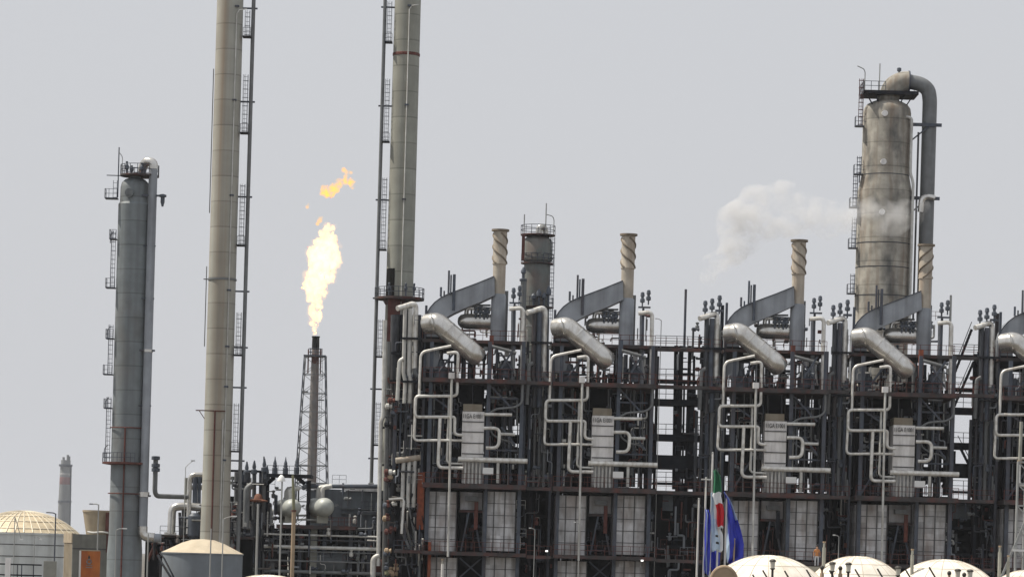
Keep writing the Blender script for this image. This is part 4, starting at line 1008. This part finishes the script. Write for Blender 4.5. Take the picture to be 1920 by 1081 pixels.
lamp_pole(185, 945, 345, 'lamp pole rising past the tan hopper', .08, (-14, -1), 'pole', 'pipe_grey')
lamp_pole(218, 992, 330, 'low lamp pole with pale arm before the slender column', .06, (16, -2), 'pole')
lamp_pole(278, 1000, 300, 'bare pole at the right foot of the slender column', .08, None, 'pole')
lamp_pole(348, 875, 360, 'lamp pole with curved arm beside the bent silver pipe', .05, (14, -12), 'pole', 'pole')
lamp_pole(396, 990, 320, 'thin pole in front of the cone-roofed tank, nearer its middle', .08, None, 'pole')
lamp_pole(419, 972, 320, 'pole with white slanted lamp arm by the cone-roofed tank', .07, (20, -5), 'pole')
lamp_pole(484, 944, 320, 'bare grey pole in front of the pipe tangle', .14, None, 'pole')
t = lamp_pole(529, 902, 320, 'pole with a white bell-shaped lamp', .10, None, 'pole', grp=None)
mb('lamp_white').lathe(P(527.5, 901, 320), [(.42, -.02), (.40, .1), (.28, .4), (.1, .6), (.04, .62)], 20).build('bell_lamp', t)
p = P(551, 957, 318); t = thing('utility_pole', 'thick tan pole with a narrower green top, beside the bell lamp', 'pole', (p.x, 318, 0))
mb('pole_tan').tube([(p.x, 318, 0), p], .2, 12).build('lower_pole', t)
mb('pole_green').tube([p, P(549, 890, 318)], .16, 10, r2=.12).build('upper_pole', t)
mb('rust').tube([p-Vector((0, 0, .08)), p+Vector((0, 0, .1))], .25, 12).build('ring', t)
for u, vt, Y, lb in ((1545.5, 1014, 262, 'pale bollard pole in the valley between the first two white domes'), (1711, 1028, 262, 'slim pale pole at the left edge of the third white dome'),
                     (1875, 1022, 262, 'slim tan pole right of the third white dome'), (830, 1047, 330, 'short bright white post before the leftmost furnace'), (1891, 1040, 262, 'short tan post at the foot of the lattice mast')):
    p = P(u, vt, Y); t = thing('post', lb, 'post', (p.x, Y, 0), 'slim posts at the bottom edge')
    mb('pipe_white' if u == 830 else 'concrete').tube([(p.x, Y, 0), p-Vector((0, 0, .5))], .14, 10).build('shaft', t)
    mb('concrete').tube([p-Vector((0, 0, .5)), p-Vector((0, 0, .1))], .09, 10).build('neck', t)
    mb('pole_tan').tube([p-Vector((0, 0, .12)), p], .13, 10).build('cap', t)
# floodlight poles in the dark bays
for u, vt, Y, lb in ((1087, 981, 380, 'floodlight pole with a bright head before the second furnace'), (1003, 992, 385, 'floodlight pole in the dark bay right of the leftmost furnace'),
                     (1573, 1005, 385, 'dim floodlight pole in the dark bay right of the flags'), (1240, 600, 406, 'small floodlight pole on the topmost walkway of the wide gap')):
    lamp_pole(u, vt, Y, lb, .06, (-9, -3), 'pole', 'lamp_white', 'small floodlight poles at the furnaces')

lm = bpy.data.materials.new('lit_lens'); lm.use_nodes = True; lm.node_tree.nodes['Principled BSDF'].inputs['Emission Color'].default_value = (1, .98, .93, 1)
lm.node_tree.nodes['Principled BSDF'].inputs['Emission Strength'].default_value = 1.4; MATS['lit_lens'] = lm
for u, v, lb in ((1025, 1032, 'tiny lit floodlight on the lowest walkway right of the leftmost furnace'), (1204, 1050, 'tiny lit floodlight under the lowest deck at the right edge of the second furnace')):
    p = P(u, v, 397); t = thing('floodlight', lb, 'floodlight', p, 'lit floodlights')
    mb('lit_lens').box(p, (.32, .06, .2)).build('lens', t, False)
    mb('steel_dark').box(p+Vector((0, .12, 0)), (.4, .16, .28)).build('housing', t, False)
    mb('steel_dark').bar(p+Vector((0, .15, -.1)), p+Vector((0, .3, -.7)), .06).build('bracket', t, False)

# ---------------------------------------------------------------- flagpoles and flags
YF = 300.
FP = [(1310.5, 936, 'outermost left flagpole, without a flag', None), (1324, 897, 'flagpole with a T-shaped lamp top, blue flag below', 'T'), (1336.5, 850, 'tallest flagpole, carrying the green white red flag', None),
      (1349, 893, 'flagpole carrying the white and light blue flag', None), (1362.5, 935, 'flagpole carrying the large deep blue flag', None), (1377, 1011, 'short tan flagpole by the first white dome', None)]
for u, v, lb, x in FP:
    p = P(u, v, YF); t = thing('flagpole', lb, 'flagpole', (p.x, YF, 0), 'flagpoles in front of the furnaces')
    mb('pole_tan' if u > 1370 else 'pipe_white').tube([(p.x, YF, 0), p], .12, 10, r2=.085).build('pole', t)
    mb('pole').ball(p+Vector((0, 0, .06)), .11, 10).build('finial', t)
    if x: mb('pipe_white').box(p+Vector((0, 0, -.05)), (.9, .3, .12)).build('lamp_head', t, False)
def flag(u0, v0, outline, bands, label, seed, Y, amp=.16):
    """hanging cloth: outline rows (v, uL, uR); bands (v limit, material)"""
    rr = random.Random(seed); n = 12; rows = []
    vmin, vmax = outline[0][0], outline[-1][0]; K = 26
    vs = []; ms = []
    for i in range(K+1):
        v = vmin+(vmax-vmin)*i/K
        for a, b in zip(outline, outline[1:]):
            if a[0] <= v <= b[0]: f = (v-a[0])/(b[0]-a[0]); L, Rr = a[1]+(b[1]-a[1])*f, a[2]+(b[2]-a[2])*f
        for j in range(n+1):
            s_ = j/n; w = math.sin(s_*9+v*.03+seed)*amp + math.sin(s_*17+seed*2-v*.02)*amp*.4
            q = P(L+(Rr-L)*s_ + math.sin(v*.12+s_*5+seed)*.5, v + math.sin(s_*6+seed)*1.5, Y); vs.append(Vector((q.x, Y+w, q.z)))
    names = []
    for b in bands:
        if b[-1] not in names: names.append(b[-1])
    m = MB()
    for nme in names: m.mat(nme)
    m.v = vs
    for i in range(K):
        v = vmin+(vmax-vmin)*(i+.5)/K
        for j in range(n):
            s_ = (j+.5)/n
            for b in bands:
                if v <= b[0] and (len(b) == 2 or b[1] <= s_ <= b[2]): m.mat(b[-1]); break
            m.f.append([i*(n+1)+j, i*(n+1)+j+1, (i+1)*(n+1)+j+1, (i+1)*(n+1)+j]); m.mi.append(m.cur)
    p = P(u0, v0, Y); t = thing('flag', label, 'flag', (p.x, Y, p.z), 'flags hanging on the flagpoles')
    o = m.build('cloth', t, True, 80); sm = o.modifiers.new('thickness', 'SOLIDIFY'); sm.thickness = .012
    return t
flag(1337, 882, [(880, 1338, 1344), (890, 1338.5, 1351), (922, 1338, 1353), (926, 1336, 1352), (955, 1344, 1357.5), (985, 1345, 1357), (990, 1349, 1356)],
     [(921, 'flag_green'), (944, 'flag_white'), (985, 'flag_red'), (999, 'flag_white')], 'green white and red flag hanging limp on the tallest pole', 1, YF-.4)
flag(1349, 922, [(922, 1333, 1340), (940, 1333, 1349), (985, 1333, 1349), (1000, 1332, 1355), (1030, 1332, 1356), (1033, 1334, 1352)],
     [(1040, .0, .35, 'flag_light'), (975, 'flag_white'), (1040, .75, 1, 'flag_white'), (1003, 'flag_light'), (1008, .45, .7, 'ink'), (1014, 'flag_light'), (1019, .45, .65, 'ink'), (1040, 'flag_light')], 'white and light blue flag with small dark emblem, left of the deep blue flag', 2, YF-.15)
flag(1362, 925, [(922, 1357, 1360), (935, 1358, 1369), (975, 1361, 1384), (1018, 1362, 1395), (1045, 1362, 1393), (1055, 1364, 1368)],
     [(1060, 0, .16, 'flag_light'), (972, .84, 1.0, 'flag_light'), (1060, 'flag_blue')], 'large deep blue flag with light blue edges, spreading to the right', 3, YF+.1, .3)
flag(1324, 955, [(955, 1322, 1328), (965, 1322, 1332), (1070, 1320, 1331), (1076, 1322, 1330)], [(1100, .25, .5, 'flag_light'), (1100, 'flag_blue')], 'narrow furled deep blue flag, farthest left', 4, YF-.2)
flag(1345, 1030, [(1028, 1333, 1350), (1060, 1332, 1350), (1072, 1335, 1342)], [(1100, 'flag_blue')], 'dark blue flag hanging below the light blue one', 5, YF+.3)

# ---------------------------------------------------------------- white domes with lanterns at the bottom
YD = 262.
def dome(u, vt, R_px, Y, label, seed, rim=False):
    k = Y/FPX; Rr = R_px*k; p = P(u, vt, Y)
    t = thing('dome_roof', label, 'dome', (p.x, Y, p.z-Rr), 'row of white domes')
    n = 20; pr = [(max(Rr*math.sin(R(78)*(1-i/n)), .01), p.z-Rr+Rr*math.cos(R(78)*(1-i/n))) for i in range(n+1)]
    o = mb('dome_white').lathe((p.x, Y, 0), pr, 72).build('shell', t)
    s = mb('dome_seam')
    for kx in range(18):
        a = 2*math.pi*(kx+.3*seed)/18
        s.tube([(p.x+(q[0]+.005)*math.cos(a), Y+(q[0]+.005)*math.sin(a), q[1]+.004) for q in pr[:-2]], .03, 4)
    for q in pr[4:-2:4]: s.tube([(p.x+q[0]*math.cos(2*math.pi*i/60), Y+q[0]*math.sin(2*math.pi*i/60), q[1]) for i in range(61)], .03, 4)
    s.build('seam', o)
    if rim:
        q = mb('pole_tan'); c = P(u-84, 1090, Y-5)
        q.tube([c+Vector((1.2*math.cos(a)*.85, 0, 1.2*math.sin(a))) for a in [R(180-i*9) for i in range(21)]], .16, 8)
        q.prism([(c.x+1.15*math.cos(a)*.85, c.z+1.15*math.sin(a)) for a in [R(180-i*9) for i in range(21)]], c.y-.1, c.y+1.5); q.build('side_vault', o)
    return t
dome(1441, 1039.5, 142, YD, 'white dome just right of the flags, with tan side vault', 1, True)
dome(1608, 1041.5, 108, YD+1, 'white dome with two lanterns, the second of the row from the flags', 2)
dome(1772, 1047.5, 128, YD+2, 'white dome left of the lattice mast', 3)
dome(1925, 1068, 80, YD+3, 'low white dome at the right corner, under the lattice mast', 4)
dome(503, 1076.5, 150, YD, 'low white dome top peeping up under the grey poles', 5)
b = thing('domed_hall', 'long pale flat-roofed hall under the row of white domes', 'building', P(1640, 1085, YD+8)-Vector((0, 0, P(1640, 1085, YD+8).z)))
zr = P(1530, 1061, 272).z
zl = P(1640, 1100, YD).z
mb('dome_white').box((P(1650, 1081, YD).x, YD+2, zl/2), (28, 14, zl)).build('wall', b, False)
mb('beige_shade').box((P(1590, 1081, YD).x, 276, zr/2), (10, 8, zr)).build('rear_terrace', b, False)

def lantern(u, v, Y, label):
    p = P(u, v, Y); t = thing('lantern', label, 'lantern', (p.x, Y, 0), 'square lanterns before the domes')
    mb('lantern_dark').tube([(p.x, Y, 0), p-Vector((0, 0, .55))], .09, 8).build('post', t)
    o = mb('lantern_glass').lathe(p-Vector((0, 0, .3)), [(.16, -.28), (.20, .22)], 8).build('glass', t, False)
    mb('lantern_dark').lathe(p, [(.26, -.08), (.26, 0), (.16, .10), (.03, .12)], 8).build('cap', t, False)
    mb('lantern_dark').lathe(p-Vector((0, 0, .62)), [(.05, -.1), (.2, 0), (.2, .05)], 8).build('base', t, False)
for u, v, lb in ((1449, 1050, 'lone square lantern in front of the first white dome'), (1561, 1055, 'square lantern at the left flank of the second white dome'), (1591, 1056, 'square lantern nearer the middle of the second white dome'),
                 (1684, 1063, 'square lantern in the valley between second and third dome'), (1796, 1068, 'square lantern in front of the third white dome'), (1819, 1069, 'square lantern right of the others before the third dome')):
    lantern(u, v, 240, lb)
for u, v, lb in ((1541.5, 1060, 'dark ball finial in the valley left of the second dome'), (1576, 1061, 'dark ball finial between the two lanterns'), (1780, 1070, 'dark ball finial before the third dome, left of its lanterns'), (1808, 1073, 'dark ball finial between the lanterns of the third dome')):
    p = P(u, v, 240); t = thing('finial', lb, 'finial', (p.x, 240, 0), 'dark ball finials before the domes')
    mb('lantern_dark').ball(p-Vector((0, 0, .14)), .16, 14, 1.15).build('ball', t)
    mb('pole_tan').lathe((p.x, 240, 0), [(.16, 0), (.16, p.z-.6), (.10, p.z-.5), (.10, p.z-.25)], 12).build('stem', t)
for u, v, lb in ((1411, 1076, 'by the left foot of the first dome'), (1430, 1068, 'left of the lone lantern'), (1471, 1069, 'right of the lone lantern'), (1512, 1067, 'on the right flank of the first dome'), (1555, 1068, 'beside the left lantern of the second dome'),
                 (1603, 1066, 'right of the two lanterns of the second dome'), (1645, 1065, 'on the right flank of the second dome'), (1698, 1067, 'left edge of the third dome'), (1742, 1062, 'middle of the third dome')):
    a = P(u, v, 235); bb = P(u+13, v+22, 235); t = thing('fence_arm', 'slanted dark fence arm, ' + lb, 'fence arm', (bb.x, 235, 0), 'slanted fence arms before the domes')
    mb('lantern_dark').bar(a, bb, .11).build('arm', t, False)
    mb('lantern_dark').bar((bb.x, 235, 0), bb+Vector((0, 0, .05)), .12).build('post', t, False)

# ---------------------------------------------------------------- lattice mast at the right edge
def mast():
    Y = 300.; t = thing('lattice_mast', 'white lattice mast with a long diagonal strut, at the right edge', 'mast', base(1925, 1081, Y))
    m = 'pole'; xa = P(1906, 970, Y).x; xb = xa+2.0
    for x, y in ((xa, Y), (xb, Y), ((xa+xb)/2, Y+1.7)): mb(m).tube([(x, y, 0), (x, y, P(1910, 865, Y).z)], .12, 8).build('leg', t)
    s = mb(m); zs = [P(1908, v, Y).z for v in (865, 906, 947, 988, 1030, 1072)]
    for i, h in enumerate(zs):
        q = [Vector((xa, Y, h)), Vector((xb, Y, h)), Vector(((xa+xb)/2, Y+1.7, h))]
        for j in range(3): s.bar(q[j], q[(j+1) % 3], .13)
        if i: s.bar((xa, Y, zs[i-1]), (xb, Y, h), .11); s.bar((xb, Y, zs[i-1]), ((xa+xb)/2, Y+1.7, h), .1)
    s.build('bracing', t, False)
    mb(m).bar(P(1876, 1085, Y-.3), P(1925, 970, Y-.3), .2).build('strut', t, False)
    mb('concrete').tube([P(1912, 870, Y+.5), P(1915, 790, Y+.5)], .16, 10).build('top_pole', t)
    mb('pole_tan').tube([P(1912, 868, Y+.5), P(1912, 862, Y+.5)], .24, 10).build('collar', t)
    mb('lamp_white').buv(1899, 1029, 1925, 1033, Y-.5, Y-.2).build('crossarm', t, False)
    mb('lamp_white').buv(1889, 1073, 1925, 1077, Y-.5, Y-.2).build('crossarm', t, False)
mast()

# ---------------------------------------------------------------- person on the hall roof
def person():
    Y = 274.; f = P(1531, 1061, Y); t = thing('person', 'person in orange jacket and pale trousers standing between the domes', 'person', (f.x, Y, f.z))
    me = bpy.data.meshes.new('body')
    J = [(0,0,.95,.14),(0,0,1.15,.14),(0,0,1.38,.17),(0,0,1.5,.07),(0,-.02,1.62,.10),(0,-.02,1.72,.085),
         (-.10,0,.88,.10),(-.12,-.01,.48,.07),(-.12,0,.08,.05),(-.13,-.14,.04,.045),(.10,0,.88,.10),(.12,-.01,.48,.07),(.12,0,.08,.05),(.13,-.14,.04,.045),
         (-.2,0,1.40,.07),(-.27,0,1.12,.05),(-.26,-.08,.88,.04),(-.26,-.1,.78,.04),(.2,0,1.40,.07),(.27,0,1.12,.05),(.26,-.08,.88,.04),(.26,-.1,.78,.04)]
    E = [(0,1),(1,2),(2,3),(3,4),(4,5),(0,6),(6,7),(7,8),(8,9),(0,10),(10,11),(11,12),(12,13),(2,14),(14,15),(15,16),(16,17),(2,18),(18,19),(19,20),(20,21)]
    me.from_pydata([j[:3] for j in J], E, [])
    o = bpy.data.objects.new('body', me); C.collection.objects.link(o); o.parent = t
    md = o.modifiers.new('skin', 'SKIN'); 
    for i, j in enumerate(J): me.skin_vertices[0].data[i].radius = (j[3], j[3]*.85)
    me.skin_vertices[0].data[0].use_root = True
    o.modifiers.new('sub', 'SUBSURF').levels = 1
    m = bpy.data.materials.new('clothed_body'); m.use_nodes = True; N = m.node_tree.nodes; L = m.node_tree.links
    tc = N.new('ShaderNodeTexCoord'); sx = N.new('ShaderNodeSeparateXYZ'); L.new(tc.outputs['Object'], sx.inputs[0])
    cr_ = N.new('ShaderNodeValToRGB'); cr_.color_ramp.interpolation = 'CONSTANT'
    dv = N.new('ShaderNodeMath'); dv.operation = 'DIVIDE'; dv.inputs[1].default_value = 2; L.new(sx.outputs[2], dv.inputs[0]); L.new(dv.outputs[0], cr_.inputs[0])
    el = cr_.color_ramp.elements; el[0].color = (.05,.04,.03,1); el[1].position = .05; el[1].color = (.42,.43,.46,1)
    for ps, cc in ((.44, (.36,.14,.035,1)), (.745, (.35,.2,.14,1))): e = el.new(ps); e.color = cc
    L.new(cr_.outputs[0], N['Principled BSDF'].inputs[0]); me.materials.append(m)
    h = MB().mat('hair'); h.ball(Vector((f.x, Y+.03, f.z+1.72)), .115, 12, .9); h.build('hair', t)
person()

# ---------------------------------------------------------------- flame and steam (volumes)
def blob(name, balls, matl, Y, voxel, disp=None, tex=None):
    m = MB().mat('soot')
    cs = []
    for u, v, rp, dy in balls:
        p = P(u, v, Y+dy); cs.append(p); m.ball(p, rp*Y/FPX, 14)
    c = sum(cs, Vector())/len(cs)
    m.v = [q-c for q in m.v]
    o = m.build(name, None); o.location = c
    o.data.materials.clear(); o.data.materials.append(matl)
    r = o.modifiers.new('merge', 'REMESH'); r.mode = 'VOXEL'; r.voxel_size = voxel
    if disp:
        for sz, st in disp:
            tx = bpy.data.textures.new(name+'_noise', 'CLOUDS'); tx.noise_scale = sz; tx.noise_depth = 3
            d = o.modifiers.new('ruffle', 'DISPLACE'); d.texture = tx; d.strength = st; d.mid_level = .5; d.texture_coords = 'LOCAL'
    return o
def fire_mat(name, col, strength, lo, hi, absorb):
    m = bpy.data.materials.new(name); m.use_nodes = True; N = m.node_tree.nodes; L = m.node_tree.links
    N.remove(N['Principled BSDF'])
    e = N.new('ShaderNodeEmission'); e.inputs[0].default_value = (*col, 1)
    tc = N.new('ShaderNodeTexCoord'); n = N.new('ShaderNodeTexNoise'); n.inputs['Scale'].default_value = .55; n.inputs['Detail'].default_value = 5
    L.new(tc.outputs['Object'], n.inputs['Vector'])
    r = N.new('ShaderNodeMapRange'); r.inputs[1].default_value = lo; r.inputs[2].default_value = hi; r.inputs[3].default_value = 0; r.inputs[4].default_value = strength
    ab = N.new('ShaderNodeVolumeAbsorption'); ab.inputs[0].default_value = (1, .72, .25, 1); ad = N.new('ShaderNodeAddShader')
    k = N.new('ShaderNodeMath'); k.operation = 'MULTIPLY'; k.inputs[1].default_value = absorb
    L.new(n.outputs[0], r.inputs[0]); L.new(r.outputs[0], e.inputs[1]); L.new(r.outputs[0], k.inputs[0]); L.new(k.outputs[0], ab.inputs[1])
    L.new(e.outputs[0], ad.inputs[0]); L.new(ab.outputs[0], ad.inputs[1]); L.new(ad.outputs[0], N['Material Output'].inputs['Volume'])
    return m
fm = fire_mat('flame', (1, .60, .22), .95, .36, .60, .22)
fm3 = fire_mat('flame_fringe', (1, .45, .10), .14, .42, .66, .16)
fm2 = fire_mat('flame_wisp', (1, .42, .07), .75, .40, .64, 1.2)
fr = random.Random(5); balls = []
for v, ul, ur in ((624, 587, 595), (614, 585, 598), (602, 581, 601), (590, 578, 605), (575, 578, 606), (560, 574, 607), (545, 571, 612), (530, 570, 616), (515, 572, 628), (500, 580, 634), (485, 580, 638), (470, 577, 636), (455, 588, 633), (442, 600, 632), (430, 606, 630), (422, 608, 622)):
    w = ur-ul
    for i in range(3):
        rp = w*fr.uniform(.26, .34); uu = ul+rp+(w-2*rp)*(i/2); balls.append((uu, v+fr.uniform(-4, 4), rp, fr.uniform(-.4, .4)*rp*.15))
tag(blob('flare_flame', balls, fm, 900, .2, ((2.6, 2.2), (1.1, 1.5), (.5, .7))), 'tall white-yellow flame burning on the flare tower tip', 'flame')
fringe = blob('flame_fringe', [(u, v, rp*1.28, d) for u, v, rp, d in balls], fm3, 900, .22, ((2.2, 2.4), (.8, 1.3)))
main = [o for o in bpy.data.objects if o.name == 'flare_flame'][0]; fringe.location = fringe.location - main.location; fringe.parent = main
balls = [(612, 362, 10, 0), (624, 355, 11, 0), (636, 346, 9, 0), (646, 340, 8, 0), (652, 328, 9, 0), (645, 320, 6, 0), (658, 340, 7, 0), (608, 352, 6, 0), (620, 368, 6, 0), (662, 348, 4, 0)]
tag(blob('flare_flame', balls, fm2, 900, .2, ((2.2, 2.2), (1.0, 1.3), (.5, .6))), 'orange scrap of flame torn off high above the flare', 'flame')
tag(blob('flare_flame', [(600, 412, 6, 0), (595, 419, 4, 0), (604, 408, 3, 0)], fm2, 900, .2, ((.8, .6),)), 'tiny flame wisp just above the main flame', 'flame')
tag(blob('flare_flame', [(576, 388, 4, 0), (578, 384, 3, 0)], fm2, 900, .2, ((.8, .6),)), 'tiniest flame speck, left between the main flame and the torn scrap', 'flame')

sm_ = bpy.data.materials.new('steam'); sm_.use_nodes = True; N = sm_.node_tree.nodes; L = sm_.node_tree.links
N.remove(N['Principled BSDF'])
pv = N.new('ShaderNodeVolumePrincipled'); pv.inputs['Color'].default_value = (.985, .99, 1, 1); pv.inputs['Anisotropy'].default_value = .1
tc = N.new('ShaderNodeTexCoord'); n = N.new('ShaderNodeTexNoise'); n.inputs['Scale'].default_value = .26; n.inputs['Detail'].default_value = 7; n.inputs['Roughness'].default_value = .68
L.new(tc.outputs['Object'], n.inputs['Vector'])
r = N.new('ShaderNodeMapRange'); r.inputs[1].default_value = .47; r.inputs[2].default_value = .78; r.inputs[3].default_value = 0; r.inputs[4].default_value = 1.0
L.new(n.outputs[0], r.inputs[0]); sx = N.new('ShaderNodeSeparateXYZ'); L.new(tc.outputs['Object'], sx.inputs[0])
gx = N.new('ShaderNodeMapRange'); gx.inputs[1].default_value = -7; gx.inputs[2].default_value = 7; gx.inputs[3].default_value = 1; gx.inputs[4].default_value = .3
L.new(sx.outputs[0], gx.inputs[0]); mm = N.new('ShaderNodeMath'); mm.operation = 'MULTIPLY'; L.new(r.outputs[0], mm.inputs[0]); L.new(gx.outputs[0], mm.inputs[1])
L.new(mm.outputs[0], pv.inputs['Density']); L.new(pv.outputs[0], N['Material Output'].inputs['Volume'])
balls = []
for u, v, rp in ((1735, 385, 14), (1718, 392, 18), (1700, 396, 24), (1680, 402, 30), (1655, 405, 34), (1625, 408, 34), (1595, 410, 32), (1565, 408, 32), (1535, 408, 34), (1505, 405, 36), (1475, 398, 44), (1445, 394, 50), (1420, 398, 50), (1398, 410, 46), (1382, 425, 40), (1372, 442, 34), (1366, 460, 28), (1356, 480, 24), (1346, 500, 20), (1332, 518, 15)):
    for i in range(3): balls.append((u+fr.uniform(-12, 12), v+fr.uniform(-.35, .35)*rp, rp*fr.uniform(.7, 1.15), fr.uniform(-1, 1)))
st = blob('steam', balls, sm_, 436.0, .5, ((3, 2.0),))
tag(st, 'white steam drifting left from the pipe across the broad tan column', 'steam', None, 'stuff')

# ---------------------------------------------------------------- haze
hz = bpy.data.materials.new('haze'); hz.use_nodes = True; N = hz.node_tree.nodes; L = hz.node_tree.links
N.remove(N['Principled BSDF']); pv = N.new('ShaderNodeVolumePrincipled'); pv.inputs['Color'].default_value = (.86, .90, .97, 1); pv.inputs['Density'].default_value = .00004
L.new(pv.outputs[0], N['Material Output'].inputs['Volume'])
m = MB().mat('soot'); m.box((0, 4550, 59.5), (10400, 9300, 121)); o = m.build('haze', None, False)
o.data.materials.clear(); o.data.materials.append(hz); o['kind'] = 'stuff'
